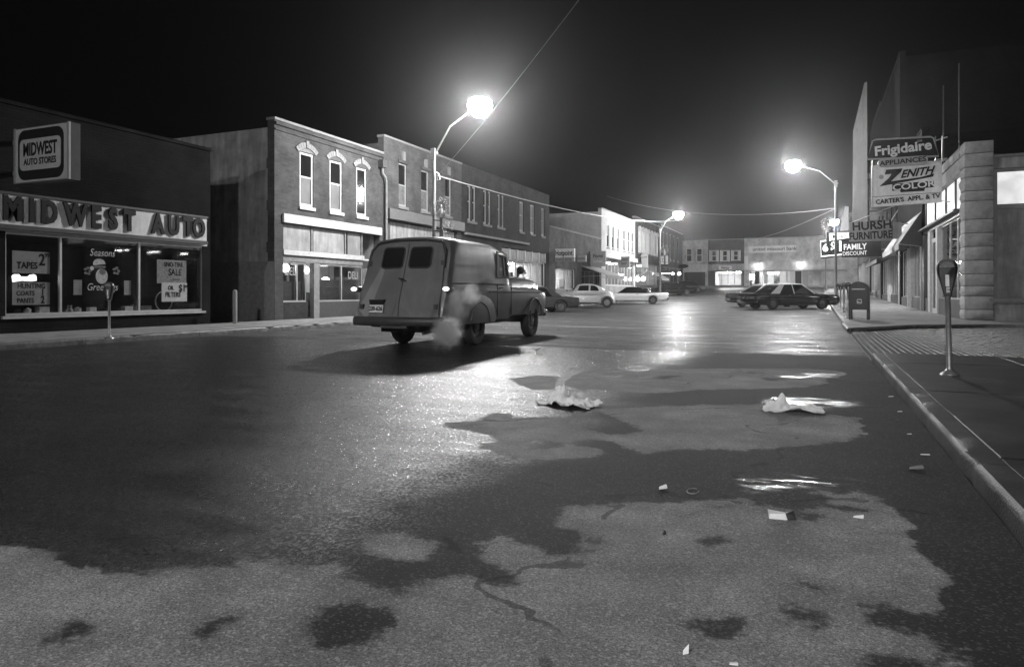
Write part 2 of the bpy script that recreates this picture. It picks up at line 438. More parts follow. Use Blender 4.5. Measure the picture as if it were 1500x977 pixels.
def ramp(nt, src, a, b, lo=0.0, hi=1.0):
    n = N(nt, 'ShaderNodeMapRange'); n.interpolation_type = 'SMOOTHSTEP'
    n.inputs[1].default_value = a; n.inputs[2].default_value = b; n.inputs[3].default_value = lo; n.inputs[4].default_value = hi
    nt.links.new(src, n.inputs[0]); return n.outputs[0]
def mth(nt, op, a, b, c=None):
    n = N(nt, 'ShaderNodeMath', operation=op)
    for i, s in enumerate((a, b, c)):
        if s is None: continue
        if isinstance(s, (int, float)): n.inputs[i].default_value = s
        else: nt.links.new(s, n.inputs[i])
    return n.outputs[0]
def lerp(nt, f, a, b):
    n = N(nt, 'ShaderNodeMix'); n.data_type = 'FLOAT'
    for i, s in ((0, f), (2, a), (3, b)):
        if isinstance(s, (int, float)): n.inputs[i].default_value = s
        else: nt.links.new(s, n.inputs[i])
    return n.outputs[0]
def roadmat():
    m, nt, b = nodes('asphalt'); L = nt.links.new
    tc = N(nt, 'ShaderNodeTexCoord'); O = tc.outputs['Object']
    def noise(scale, det=4.0, vec=O, rough=.6):
        n = N(nt, 'ShaderNodeTexNoise', i_Scale=scale, i_Detail=det, i_Roughness=rough); L(vec, n.inputs['Vector']); return n.outputs['Fac']
    mp = N(nt, 'ShaderNodeMapping'); mp.inputs['Scale'].default_value = (.28, 1.0, 1.0); mp.inputs['Rotation'].default_value = (0, 0, R(8)); L(O, mp.inputs[0]); S = mp.outputs[0]
    sepp = N(nt, 'ShaderNodeSeparateXYZ'); L(O, sepp.inputs[0])
    ad = N(nt, 'ShaderNodeAttribute', attribute_name='dry').outputs['Fac']; am = N(nt, 'ShaderNodeAttribute', attribute_name='mirror').outputs['Fac']
    edge = mth(nt, 'MULTIPLY_ADD', mth(nt, 'SUBTRACT', noise(6.5, 12, O, .74), .5), .30, ad)
    # further up the street the drying patches come from noise in long streaks
    fn = mth(nt, 'SUBTRACT', noise(.55, 7, S), .60)
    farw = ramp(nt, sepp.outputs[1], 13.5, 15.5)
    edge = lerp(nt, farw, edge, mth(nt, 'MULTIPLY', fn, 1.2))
    # the gutter stays wet
    gut = ramp(nt, mth(nt, 'MULTIPLY_ADD', noise(1.3, 6), .7, sepp.outputs[0]), .62, .9)
    edge = mth(nt, 'MULTIPLY_ADD', gut, -.35, edge)
    dry = ramp(nt, edge, -.012, .045)
    halo = ramp(nt, edge, -.12, .10)
    grain = noise(150, 3, O, .8); agg = N(nt, 'ShaderNodeTexVoronoi', i_Scale=120.0); L(O, agg.inputs['Vector'])
    agc = N(nt, 'ShaderNodeSeparateColor'); L(agg.outputs['Color'], agc.inputs[0])
    speck = ramp(nt, agc.outputs[0], .78, .97)            # pale stones in the surface
    blot = noise(.8, 8); blot2 = noise(2.7, 6)
    cd = mth(nt, 'MULTIPLY', ramp(nt, blot, .3, .7, .155, .255), ramp(nt, blot2, .3, .7, .72, 1.18))
    drip = ramp(nt, noise(1.7, 9, O, .7), .62, .68, 1.0, .62); cd = mth(nt, 'MULTIPLY', cd, drip)      # oil drips and tyre grime
    cd = mth(nt, 'MULTIPLY', cd, ramp(nt, edge, 0.0, .16, .78, 1.0))
    cd = mth(nt, 'MULTIPLY', cd, ramp(nt, grain, .3, .7, .35, 1.65))
    cd = mth(nt, 'MULTIPLY_ADD', speck, .13, cd)
    cw = mth(nt, 'MULTIPLY', ramp(nt, blot, .3, .7, .016, .028), ramp(nt, grain, .3, .7, .6, 1.4))
    cw = mth(nt, 'MULTIPLY_ADD', speck, .05, cw)
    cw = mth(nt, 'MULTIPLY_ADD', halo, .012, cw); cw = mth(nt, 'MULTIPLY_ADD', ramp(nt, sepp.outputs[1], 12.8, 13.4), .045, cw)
    # tar seam across the street and hairline cracks
    wob = mth(nt, 'MULTIPLY_ADD', mth(nt, 'SUBTRACT', noise(.9, 5), .5), .5, sepp.outputs[1])
    seam = mth(nt, 'LESS_THAN', mth(nt, 'ABSOLUTE', mth(nt, 'SUBTRACT', wob, 12.9), 0.0), .035)
    seam = mth(nt, 'MULTIPLY', seam, mth(nt, 'GREATER_THAN', sepp.outputs[0], -4.5))
    vc = N(nt, 'ShaderNodeTexVoronoi', i_Scale=.42); vc.feature = 'DISTANCE_TO_EDGE'
    vcv = N(nt, 'ShaderNodeVectorMath', operation='MULTIPLY_ADD')
    nc = N(nt, 'ShaderNodeTexNoise', i_Scale=1.6, i_Detail=6.0); L(O, nc.inputs['Vector'])
    L(nc.outputs['Color'], vcv.inputs[0]); vcv.inputs[1].default_value = (.9, .9, .9); L(O, vcv.inputs[2]); L(vcv.outputs[0], vc.inputs['Vector'])
    crack = mth(nt, 'MULTIPLY', mth(nt, 'LESS_THAN', vc.outputs['Distance'], .009), ramp(nt, blot2, .46, .52))
    dark = mth(nt, 'MAXIMUM', seam, crack)
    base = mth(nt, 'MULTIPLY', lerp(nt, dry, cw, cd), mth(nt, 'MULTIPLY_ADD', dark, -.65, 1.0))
    L(base, b.inputs['Base Color'])
    # gloss: film of water in the hollows, sheets of it in streaks; the farther slab is smoother
    film = ramp(nt, noise(3.2, 8, S, .7), .40, .66)
    slab = ramp(nt, wob, 12.85, 12.95)
    wet = mth(nt, 'MAXIMUM', slab, ramp(nt, mth(nt, 'MULTIPLY_ADD', mth(nt, 'SUBTRACT', noise(1.1, 7), .5), 1.6, sepp.outputs[0]), -2.5, -1.4, 1.0, 0.0))   # truly wet towards the crown, only damp near the right kerb
    rw = lerp(nt, wet, .72, lerp(nt, film, lerp(nt, slab, .26, .50), lerp(nt, slab, .19, .33)))
    gv = N(nt, 'ShaderNodeTexVoronoi', i_Scale=85.0); L(O, gv.inputs['Vector']); gc = N(nt, 'ShaderNodeSeparateColor'); L(gv.outputs['Color'], gc.inputs[0])
    grit = mth(nt, 'MULTIPLY', gc.outputs[1], gc.outputs[1])            # stone by stone: some tips stand dry, some hold a skin of water
    rw = mth(nt, 'MULTIPLY', rw, lerp(nt, wet, 1.0, ramp(nt, grit, 0.0, 1.0, 1.75, .62)))
    streak = ramp(nt, noise(9, 8, S, .75), .47, .56)
    mirr = mth(nt, 'MULTIPLY', ramp(nt, mth(nt, 'MULTIPLY_ADD', mth(nt, 'SUBTRACT', noise(7, 7, S), .5), .5, am), -.05, .08), streak)
    fmir = mth(nt, 'MULTIPLY', mth(nt, 'MULTIPLY', slab, ramp(nt, noise(1.1, 7, S, .7), .52, .60)), streak)
    mirr = mth(nt, 'MAXIMUM', mirr, mth(nt, 'MULTIPLY', fmir, .7))
    rough = lerp(nt, mirr, lerp(nt, dry, rw, .80), .16)
    L(rough, b.inputs['Roughness'])
    L(lerp(nt, dry, lerp(nt, mirr, lerp(nt, wet, .12, lerp(nt, slab, mth(nt, 'MULTIPLY_ADD', grit, 1.0, .22), mth(nt, 'MULTIPLY_ADD', film, .22, .06))), .6), .4), b.inputs['Specular IOR Level'])
    hgt = mth(nt, 'MULTIPLY_ADD', agg.outputs['Distance'], .7, mth(nt, 'MULTIPLY', grain, .8))
    hgt = mth(nt, 'MULTIPLY_ADD', noise(28, 5), .6, hgt)
    st = lerp(nt, mirr, lerp(nt, slab, lerp(nt, film, .85, .5), .35), .06)
    bp = N(nt, 'ShaderNodeBump', i_Distance=.0045); L(hgt, bp.inputs['Height']); L(st, bp.inputs['Strength'])
    bp2 = N(nt, 'ShaderNodeBump', i_Distance=.02, i_Strength=.1); L(noise(2.2, 4), bp2.inputs['Height']); L(bp.outputs[0], bp2.inputs['Normal'])
    L(bp2.outputs[0], b.inputs['Normal'])
    return m
make_road()
M['asphalt_far'] = mat('asphalt_far', .035, .35, .4, .4, .4, 30)

# ground as one sheet to the horizon
def strip(x0, x1, ys, dz, mb=None):
    mb = mb or MB(); vs = []; fs = []
    for y in ys: vs += [(x0, y, zg(y) + dz), (x1, y, zg(y) + dz)]
    for i in range(len(ys) - 1): fs.append((2 * i, 2 * i + 1, 2 * i + 3, 2 * i + 2))
    return mb.add(vs, fs)
g = part(strip(-450, 450, [-300, -40] + list(range(0, 110, 3)) + [111, 300, 600], -.02), 'ground', M['asphalt_far']); g['kind'] = 'structure'
cs = part(strip(-80, 80, [96, 98, 100, 102, 104, 105.2], -.003), 'cross_street', M['asphalt_far']); cs['kind'] = 'structure'

# pavements: slabs and kerb stones
def struct(name): o = bpy.data.objects.new(name, None); C.objects.link(o); o['kind'] = 'structure'; return o
def slab_mb(x0, x1, y0, y1, top, th=.12, ch=.006):
    """a slab with a worn chamfered top edge, following the gradient"""
    mb = MB(); z = lambda y: zg(y) + top
    vs = [(x0, y0, z(y0) - th), (x1, y0, z(y0) - th), (x1, y1, z(y1) - th), (x0, y1, z(y1) - th),
          (x0, y0, z(y0) - ch), (x1, y0, z(y0) - ch), (x1, y1, z(y1) - ch), (x0, y1, z(y1) - ch),
          (x0 + ch, y0 + ch, z(y0)), (x1 - ch, y0 + ch, z(y0)), (x1 - ch, y1 - ch, z(y1)), (x0 + ch, y1 - ch, z(y1))]
    fs = [(0, 1, 5, 4), (1, 2, 6, 5), (2, 3, 7, 6), (3, 0, 4, 7), (4, 5, 9, 8), (5, 6, 10, 9), (6, 7, 11, 10), (7, 4, 8, 11), (8, 9, 10, 11)]
    return mb.add(vs, fs)
def pavement(name, x0, x1, y0, y1, nx, step, mt, near, kerb=None, km=None):
    s = struct(name); rest = MB(); w_ = (x1 - x0) / nx
    y = y0
    while y < y1 - .01:
        ye = min(y + step, y1)
        for i in range(nx):
            j = random.uniform(-.004, .004)
            q = slab_mb(x0 + i * w_ + .006, x0 + (i + 1) * w_ - .006, y + .006, ye - .006, SW + j)
            if near[0] <= y < near[1]: part(q, 'paving_slab', mt, s)
            else: rest.add(q.v, q.f)
        y = ye
    if rest.v: part(rest, 'far_slabs', mt, s, kind='stuff')
    if kerb:
        kx0, kx1 = kerb; y = y0; rest = MB(); face = 1 if kx0 < x0 - .01 else -1
        while y < y1 - .01:
            ye = min(y + 2.9, y1); q = kerbstone(kx0, kx1, y + .006, ye - .006, face)
            if near[0] <= y < near[1]: part(q, 'kerb_stone', km or M['kerb'], s, smooth=28)
            else: rest.add(q.v, q.f)
            y = ye
        if rest.v: part(rest, 'far_kerb', M['kerb'], s, kind='stuff')
    return s
def kerbstone(x0, x1, y0, y1, face):
    """battered kerb stone with a rounded, chipped nose on the road side"""
    prof = [(0, -.1), (.0, .09), (.006, .112), (.016, .126), (.032, SW + .002), (abs(x1 - x0), SW + .003), (abs(x1 - x0), -.1)]
    secs = []; n = 18
    for i in range(n + 1):
        y = y0 + (y1 - y0) * i / n; c = random.uniform(0, .022) * (.2 if i in (0, n) else 1) ; r_ = random.random() < .3
        sec = []
        for k, (a, z) in enumerate(prof):
            if k in (1, 2, 3): a += c * (2 if r_ else .6); z -= c * (1.2 if r_ else .3)
            sec.append(((x0 + a) if face > 0 else (x1 - a), y, zg(y) + z))
        secs.append(sec)
    return MB().loft(secs)
YA0, YA1 = 12.2, 20.6                                              # the brick alley between the two right pavements
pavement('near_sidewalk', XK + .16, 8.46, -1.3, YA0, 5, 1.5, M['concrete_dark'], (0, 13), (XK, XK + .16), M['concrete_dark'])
pavement('right_sidewalk', XK + .16, XR + .02, YA1 + 4.2, 96, 2, 1.55, M['concrete'], (20, 45), (XK, XK + .16))
pavement('left_sidewalk', XL - .02, XLK - .16, -10.5, 96, 2, 1.6, M['concrete'], (6, 32), (XLK - .16, XLK))
# angled corner where the far pavement meets the alley
cp = struct('corner_sidewalk')
pts = [(XK, YA1), (2.6, 23.3), (4.9, 24.79), (4.9, YA1 + 4.19), (XK, YA1 + 4.19)]
def flat(poly, z0, z1):
    mb = MB(); n = len(poly)
    vs = [(x, y, zg(y) + z0) for x, y in poly] + [(x, y, zg(y) + z1) for x, y in poly]
    return mb.add(vs, [tuple(range(n, 2 * n))] + [(i, (i + 1) % n, n + (i + 1) % n, n + i) for i in range(n)])
part(flat([(XK + .02, YA1 + .05), (2.6, 23.35), (2.6, YA1 + 4.18), (XK + .02, YA1 + 4.18)], 0, SW), 'paving_slab', M['concrete'], cp)
part(flat([(2.612, 23.36), (4.9, 24.6), (4.9, YA1 + 4.18), (2.612, YA1 + 4.18)], 0, SW + .002), 'paving_slab', M['concrete'], cp)
part(flat([(4.6, 24.81), (30, 24.9), (30, 27.6), (4.6, 27.6)], 0, SW - .003), 'side_pavement', M['concrete'], cp)
part(MB().tube([(XK + .01, YA1 + 4, zg(24) + .06), (XK + .01, YA1 + .1, .08), (1.2, YA1 + .28, .08), (2.6, 23.28, .08), (4.6, 24.5, .09)], .055, 6), 'kerb_edge', M['kerb'], cp)
# end pavement
pe = struct('end_sidewalk'); part(MB().box(-70, 70, 105.2, 109, zg(108) - .3, zg(108) + SW), 'far_slabs', M['concrete'], pe, kind='stuff')
# rounded nose of the near pavement at the alley
ns = struct('near_corner_kerb')
part(MB().tube([(XK + .07, YA0 - .02, .07), (XK + .1, YA0 + .0, .07), (XK + .35, YA0 + .12, .07), (2.2, YA0 + .08, .07), (8.4, YA0 + .06, .05)], .06, 8), 'kerb_edge', M['concrete_dark'], ns, smooth=True)

# brick alley
al = struct('brick_alley')
part(MB().box(XK + .05, 14, YA0 + .02, 24.85, -.05, .018), 'bedding', M['interior_dark'], al)
M['paver'] = mat('paving_brick', .03, .5, .6, 9, .3, 45, spec=.2)
bme = MB().add([(-.05, -.105, -.03), (.05, -.105, -.03), (.05, .105, -.03), (-.05, .105, -.03), (-.05, -.105, .018), (.05, -.105, .018), (.05, .105, .018), (-.05, .105, .018), (-.036, -.09, .03), (.036, -.09, .03), (.036, .09, .03), (-.036, .09, .03)],
     [(0, 1, 5, 4), (1, 2, 6, 5), (2, 3, 7, 6), (3, 0, 4, 7), (4, 5, 9, 8), (5, 6, 10, 9), (6, 7, 11, 10), (7, 4, 8, 11), (8, 9, 10, 11)])
bmesh0 = bme.mesh('brick', mat=M['paver'])
rest = MB(); cand = []
for i in range(int((9 - XK - .1) / .108)):
    for j in range(56):
        x = XK + .12 + i * .108; y = YA0 + .26 + j * .222 + (.111 if i % 2 else 0)
        if y > 24.7 or (x < 2.6 and y > YA1 + (x - XK) * 1.48 - .12) or (x >= 2.6 and y > 23.2 + (x - 2.6) * .6 - .15): continue
        cand.append((math.hypot(x, y) * (1 if x < 4.7 else 9), x, y))
cand.sort()
for k, (d, x, y) in enumerate(cand):
    z = .012 + random.uniform(-.003, .003) + zg(y) * .5; rx, ry = random.gauss(0, .012), random.gauss(0, .012)
    if k < 290:
        o = bpy.data.objects.new('brick', bmesh0); C.objects.link(o); o.parent = al; o.location = (x, y, z); o.rotation_euler = (rx, ry, random.gauss(0, .02))
    else:
        Rm = Matrix.Rotation(rx, 3, 'X') @ Matrix.Rotation(ry, 3, 'Y')
        rest.add([tuple(Rm @ Vector(p) + Vector((x, y, z))) for p in bme.v], bme.f)
part(rest, 'far_bricks', M['paver'], al, kind='stuff')

# ------------------------------------------------------------------ street lamps
def street_lamp(x, y, side, pole_h, reach, lamp_h, label):
    """side +1: arm reaches towards +x"""
    b = Vector((x, y, zg(y) + SW)); t = thing('street_lamp', label, 'street lamp', b, 'mercury street lamps along the kerbs')
    z0 = b.z
    part(MB().lathe([(.16, 0), (.16, .06), (.12, .1), (.115, .35), (.085, .42), (.075, pole_h * .5), (.055, pole_h), (.0, pole_h + .03)], b, 12), 'pole', M['pole'], t, smooth=True)
    top = Vector((x, y, z0 + pole_h - .12)); end = Vector((x + side * reach, y, z0 + lamp_h))
    pts = [top, top + Vector((side * .1, 0, .1)), top.lerp(end, .45) + Vector((-side * .18, 0, .28)), top.lerp(end, .8) + Vector((-side * .08, 0, .16)), end + Vector((-side * .25, 0, .08))]
    part(MB().tube(pts, .032, 8), 'arm', M['steel'], t, smooth=True)
    part(MB().box(x - .09, x + .09, y - .11, y - .05, z0 + pole_h - .3, z0 + pole_h + .1).box(x - .05, x + .14, y - .05, y + .05, z0 + pole_h - .1, z0 + pole_h - .04), 'bracket', M['steel'], t)
    hd = MB().ell(end + Vector((-side * .10, 0, .10)), (.36, .2, .16), 14, 6, 0, 1)
    part(hd, 'housing', M['steel'], t, smooth=True)
    part(MB().ell(end + Vector((0, 0, .03)), (.44, .44, .42), 24, 12, -1, .5), 'bulb_bowl', M['lamp'], t, smooth=True)
    return t
LP = [onx(636, HY, -13.45).y, 46.0, onx(967, HY, -13.45).y]
street_lamp(-13.45, LP[0], 1, 6.35, 1.95, 7.85, 'street lamp beside the parked panel van, its pole carrying the garland wreath and wires')
street_lamp(1.05, LP[1], -1, 7.3, 2.35, 8.45, 'street lamp on the right kerb beyond the mailbox, arm reaching over the parked black car')
street_lamp(-13.45, LP[2], 1, 6.3, 1.7, 7.6, 'farthest street lamp in view, on the left kerb beyond the long white topped car')
street_lamp(1.05, -11.0, -1, 7.3, 2.35, 8.45, 'street lamp on the right kerb behind the photographer')
street_lamp(-13.45, -19.0, 1, 6.35, 1.95, 7.85, 'unseen street lamp added for light on the left kerb behind the photographer')  # unseen, added to brighten the hanging signs, stone pier and van rear
street_lamp(1.0, 90.0, 1, 6.9, .9, 7.9, 'small distant street lamp glowing beside the bright marquee')

# ------------------------------------------------------------------ buildings
def wall(plane, s, u0, u1, z0, z1, holes=(), th=.3, axis='x', top=None):
    """wall whose outer face lies at plane and looks along s; holes are (u0,u1,z0,z1)"""
    mb = MB(); U = sorted({u0, u1} | {c for h in holes for c in h[:2]}); Z = sorted({z0, z1} | {c for h in holes for c in h[2:4]})
    U = [u for u in U if u0 <= u <= u1]; Z = [z for z in Z if z0 <= z <= z1]
    inn = plane - s * th
    def P(d, u, z): return (d, u, z) if axis == 'x' else (u, d, z)
    def solid(i, j):
        if i < 0 or j < 0 or i >= len(U) - 1 or j >= len(Z) - 1: return False
        cu, cz = (U[i] + U[i + 1]) / 2, (Z[j] + Z[j + 1]) / 2
        return not any(h[0] < cu < h[1] and h[2] < cz < h[3] for h in holes)
    for i in range(len(U) - 1):
        for j in range(len(Z) - 1):
            if not solid(i, j): continue
            a, b, c, d = U[i], U[i + 1], Z[j], Z[j + 1]
            mb.add([P(plane, a, c), P(plane, b, c), P(plane, b, d), P(plane, a, d)], [(0, 1, 2, 3)])
            mb.add([P(inn, a, c), P(inn, b, c), P(inn, b, d), P(inn, a, d)], [(0, 1, 2, 3)])
            for (ii, jj, e) in ((i - 1, j, ((a, c), (a, d))), (i + 1, j, ((b, c), (b, d))), (i, j - 1, ((a, c), (b, c))), (i, j + 1, ((a, d), (b, d)))):
                if not solid(ii, jj):
                    (p, q), (r, t) = e
                    mb.add([P(plane, p, q), P(plane, r, t), P(inn, r, t), P(inn, p, q)], [(0, 1, 2, 3)])
    bm_v = {}; vs = []; fs = []
    for f in mb.f:                                   # weld
        q = []
        for i in f:
            k = tuple(round(c, 4) for c in mb.v[i])
            if k not in bm_v: bm_v[k] = len(vs); vs.append(mb.v[i])
            q.append(bm_v[k])
        fs.append(tuple(q))
    r = MB(); r.v = vs; r.f = fs; return r
def shell(name, label, s, y0, y1, zt, mt, holes, depth=12, cat='building', group=None, side_mat=None, coping=True, zback=None):
    """a shop row building: front wall with openings, side and back walls, roof, coping"""
    px = XL if s > 0 else XR; zb = zg(y0)
    t = thing(name, label, cat, (px, y0, zb), group)
    part(wall(px, s, y0, y1, zb - .4, zt, holes), 'front_wall', mt, t)
    xb = px - s * depth; sm = side_mat or mt; zr = zt - .35
    part(MB().box(px - s * .303, xb, y0, y0 + .25, zb - .4, zr + .1), 'side_wall', sm, t)
    part(MB().box(px - s * .303, xb, y1 - .25, y1, zb - .4, zr + .1), 'side_wall', sm, t)
    part(MB().box(xb, xb + s * .25, y0 + .26, y1 - .26, zb - .4, zr), 'back_wall', sm, t)
    part(MB().box(px - s * .303, xb + s * .26, y0 + .26, y1 - .26, zr - .25, zr - .05), 'roof', M['roofing'], t)
    if coping:
        part(MB().box(px + s * .04, px - s * .34, y0 - .02, y1 + .02, zt, zt + .09), 'coping', M['stone_trim'] if coping is True else coping, t)
    return t
def sash(t, s, px, y0, y1, z0, z1, fr='white_paint', up='dark_glass', lo='dark_glass', arch=0, sill=True, trim=.06, inset=.10, ratio=.45, lab=None, mull=False):
    """sash window: frame > panes, sill"""
    x = px - s * inset; m = MB(); zm = z1 - (z1 - z0) * ratio; d = s * .06
    m.box(x, x - d, y0, y0 + trim, z0, z1).box(x, x - d, y1 - trim, y1, z0, z1).box(x, x - d, y0 + trim, y1 - trim, z1 - trim, z1).box(x, x - d, y0 + trim, y1 - trim, z0, z0 + trim * 1.4)
    m.box(x - d * .2, x - d * .9, y0 + trim, y1 - trim, zm - .03, zm + .03)
    if mull: m.box(x - d * .2, x - d * .9, (y0 + y1) / 2 - .02, (y0 + y1) / 2 + .02, zm + .03, z1 - trim).box(x - d * .2, x - d * .9, (y0 + y1) / 2 - .02, (y0 + y1) / 2 + .02, z0 + trim, zm - .03)
    f = part(m, 'window', M[fr], t, label=lab)
    part(MB().box(x - d * .5, x - d * .7, y0 + trim, y1 - trim, zm + .03, z1 - trim), 'pane', M[up], f)
    part(MB().box(x - d * .6, x - d * .8, y0 + trim, y1 - trim, z0 + trim * 1.4, zm - .03), 'pane', M[lo], f)
    if sill: part(MB().box(px + s * .07, px - s * .1, y0 - .06, y1 + .06, z0 - .12, z0 - .002), 'sill', M['stone_trim'] if sill is True else M[sill], f)
    return f
def shop_window(t, s, px, y0, y1, z0, z1, n, fr='alu', inset=.12, g='shop_glass', trim=.05, label=None):
    """plate glass in a metal frame with n lights"""
    x = px - s * inset; d = s * .07; m = MB()
    m.box(x, x - d, y0, y1, z1 - trim, z1).box(x, x - d, y0, y1, z0, z0 + trim)
    ys = [y0 + (y1 - y0) * i / n for i in range(n + 1)] if isinstance(n, int) else n
    for i, y in enumerate(ys):
        a = max(y0, y - trim / 2); b = min(y1, y + trim / 2)
        m.box(x, x - d, a, b, z0 + trim, z1 - trim)
    f = part(m, 'shop_window', M[fr], t, label=label)
    for a, b in zip(ys[:-1], ys[1:]):
        part(MB().box(x - d * .4, x - d * .55, a + trim / 2, b - trim / 2, z0 + trim, z1 - trim), 'pane', M[g], f)
    return f
def room(t, s, px, y0, y1, z0, z1, depth, mt='interior', light=None, back=None):
    """the inside of a shop seen through its window"""
    a = px - s * .31; b = px - s * depth; zf = z0
    m = MB().box(a, b, y0, y1, zf - .06, zf).box(b, b + s * .06, y0, y1, zf, z1).box(a, b + s * .06, y0, y0 + .05, zf, z1).box(a, b + s * .06, y1 - .05, y1, zf, z1).box(a, b, y0, y1, z1, z1 + .06)
    r = part(m, 'shop_interior', M[mt], t)
    if back: part(MB().box(b + s * .07, b + s * .1, y0 + .06, y1 - .06, zf + .02, z1 - .02), 'back_partition', M[back], t)
    if light:
        xm = (a + b) / 2; n = max(1, int((y1 - y0) / 2.2))
        for i in range(n):
            yc = y0 + (y1 - y0) * (i + .5) / n
            part(MB().box(xm - .5, xm + .5, yc - .12, yc + .12, z1 - .07, z1 - .01), 'ceiling_light', M[light], t)
def door(t, s, px, y0, y1, z0, z1, fr='alu', inset=.9, trim=.09, g='shop_glass'):
    x = px - s * inset; d = s * .05; m = MB()
    m.box(x, x - d, y0, y0 + trim, z0, z1).box(x, x - d, y1 - trim, y1, z0, z1).box(x, x - d, y0 + trim, y1 - trim, z1 - trim, z1).box(x, x - d, y0 + trim, y1 - trim, z0, z0 + .25)
    o = part(m, 'door', M[fr], t)
    part(MB().box(x - d * .4, x - d * .6, y0 + trim, y1 - trim, z0 + .25, z1 - trim), 'pane', M[g], o)
    part(MB().box(x + s * .05, x + s * .02, y0 + trim * .3, y0 + trim * .7, z0 + .95, z0 + 1.25), 'handle', M['chrome'], o)

# ---- 1. auto store, left edge
yA0, yA1 = 3.0, Ly(308)
zA = Lz(308, 222); gA = SW
sg0, sg1 = Lz(294, 353.5), Lz(294, 320.5)            # sign band
wz0, wz1 = Lz(298, 455), Lz(297, 361)
ys0 = Ly(-330); yw1 = Ly(297); ym = [Ly(90), Ly(205)]; yd = Ly(8)
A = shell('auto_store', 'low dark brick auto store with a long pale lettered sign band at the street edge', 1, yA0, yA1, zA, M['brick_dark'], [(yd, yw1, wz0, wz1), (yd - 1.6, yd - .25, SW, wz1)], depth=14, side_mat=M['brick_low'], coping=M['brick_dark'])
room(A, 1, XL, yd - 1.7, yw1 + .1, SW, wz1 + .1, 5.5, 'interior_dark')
shop_window(A, 1, XL, yd, yw1, wz0, wz1, [yd, ym[0], ym[1], yw1], trim=.055, inset=.02)
door(A, 1, XL, yd - 1.6, yd - .25, SW, wz1, inset=.5)
part(MB().box(XL + .05, XL - .1, yd - .3, yw1 + .12, wz1 + .004, wz1 + .09), 'window_head', M['alu'], A)
part(MB().box(XL + .07, XL - .1, yd - .1, yw1 + .06, wz0 - .07, wz0 - .003), 'window_sill', M['alu'], A)
part(MB().box(XL + .003, XL + .16, yA0 + .2, yw1 - .0, sg0, sg1), 'sign_band', M['sign_white'], A)
part(MB().box(XL + .003, XL + .2, yA0 + .2, yw1 + .02, sg1 + .003, sg1 + .06).box(XL + .003, XL + .2, yA0 + .2, yw1 + .02, sg0 - .1, sg0 - .003), 'sign_trim', M['dark_paint'], A)
# channel letters, each one a piece
xs_px = {'M': -2 + 12, 'I': 38, 'D': 64, 'W': 103, 'E': 133, 'S': 158, 'T': 182, 'A': 224, 'U': 247, 'T2': 268, 'O': 284}
cz = (sg0 + sg1) / 2; lh = (sg1 - sg0) * .80
for ch, px_ in xs_px.items():
    text(ch[0], lh * 1.36, M['sign_dark'], A, (XL + .17, Ly(px_), cz), (0, 1, 0), (1, 0, 0), 'letter', depth=.05, bold=.045, sx=.74)
# window display
def flatsign(name, label, cat, c, u, n, w_, h_, mt, lines, th=.012, group=None, base=None, tmat='sign_dark', **kw):
    """a flat card or board facing n, centred at c, with lines of lettering (text, size, du, dz[, opts])"""
    c = Vector(c); u = Vector(u).normalized(); n = Vector(n).normalized(); up = Vector((0, 0, 1))
    t = thing(name, label, cat, c - up * h_ / 2, group)
    q = [c + u * a * w_ / 2 + up * b_ * h_ / 2 + n * d for d in (-th, 0) for a, b_ in ((-1, -1), (1, -1), (1, 1), (-1, 1))]
    part(MB().add(q, [(3, 2, 1, 0), (4, 5, 6, 7), (0, 1, 5, 4), (1, 2, 6, 5), (2, 3, 7, 6), (3, 0, 4, 7)]), kw.get('board', 'card'), M[mt], t)
    for L_ in lines:
        s_, size, du, dz = L_[:4]; o = L_[4] if len(L_) > 4 else {}
        text(s_, size, M[o.get('m', tmat)], t, c + u * du + up * dz + n * .003, u, n, 'lettering', depth=o.get('depth', .004), bold=o.get('bold', .01), sx=o.get('sx', .8), shear=o.get('shear', 0))
    return t
def wcard(px0, px1, py0, py1, xp):
    a = onx(px0, py0, xp); b = onx(px1, py1, xp); c2 = onx(px1, py0, xp)
    return Vector((xp, (a.y + b.y) / 2, (a.z + onx(px0, py1, xp).z) / 2)), abs(b.y - a.y), a.z - onx(px0, py1, xp).z
xc = XL - .13
c, w_, h_ = wcard(18, 73, 367, 400, xc)
flatsign('window_poster', 'hand lettered TAPES poster above the glowing reflection in the left shop window', 'poster', c, (0, 1, 0), (1, 0, 0), w_, h_, 'poster', [('TAPES', h_ * .42, -.1, -.08, {'bold': .02}), ('2', h_ * .75, w_ * .28, .06, {'bold': .02}), ('99', h_ * .3, w_ * .42, .18)])
c, w_, h_ = wcard(18, 73, 413, 447, xc)
flatsign('window_poster', 'hand lettered HUNTING COATS PANTS poster below the glowing reflection in the left shop window', 'poster', c, (0, 1, 0), (1, 0, 0), w_, h_, 'poster', [('HUNTING', h_ * .33, 0, h_ * .32, {'bold': .015}), ('COATS', h_ * .3, -w_ * .16, 0), ('PANTS', h_ * .3, -w_ * .16, -h_ * .32), ('1', h_ * .42, w_ * .3, h_ * .03, {'bold': .03}), ('2', h_ * .42, w_ * .3, -h_ * .3, {'bold': .03}), ('-', h_ * .6, w_ * .3, -h_ * .1)])
c, w_, h_ = wcard(230, 273, 380, 415, xc)
flatsign('window_poster', 'dark printed poster in the last pane of the auto store window', 'poster', c, (0, 1, 0), (1, 0, 0), w_, h_, 'poster_dark', [('SNO-TIRE', h_ * .28, .05, h_ * .3), ('SALE', h_ * .4, .1, -.02), ('-----', h_ * .3, .15, -h_ * .3)])
c, w_, h_ = wcard(237, 274, 414, 442, xc + .04)
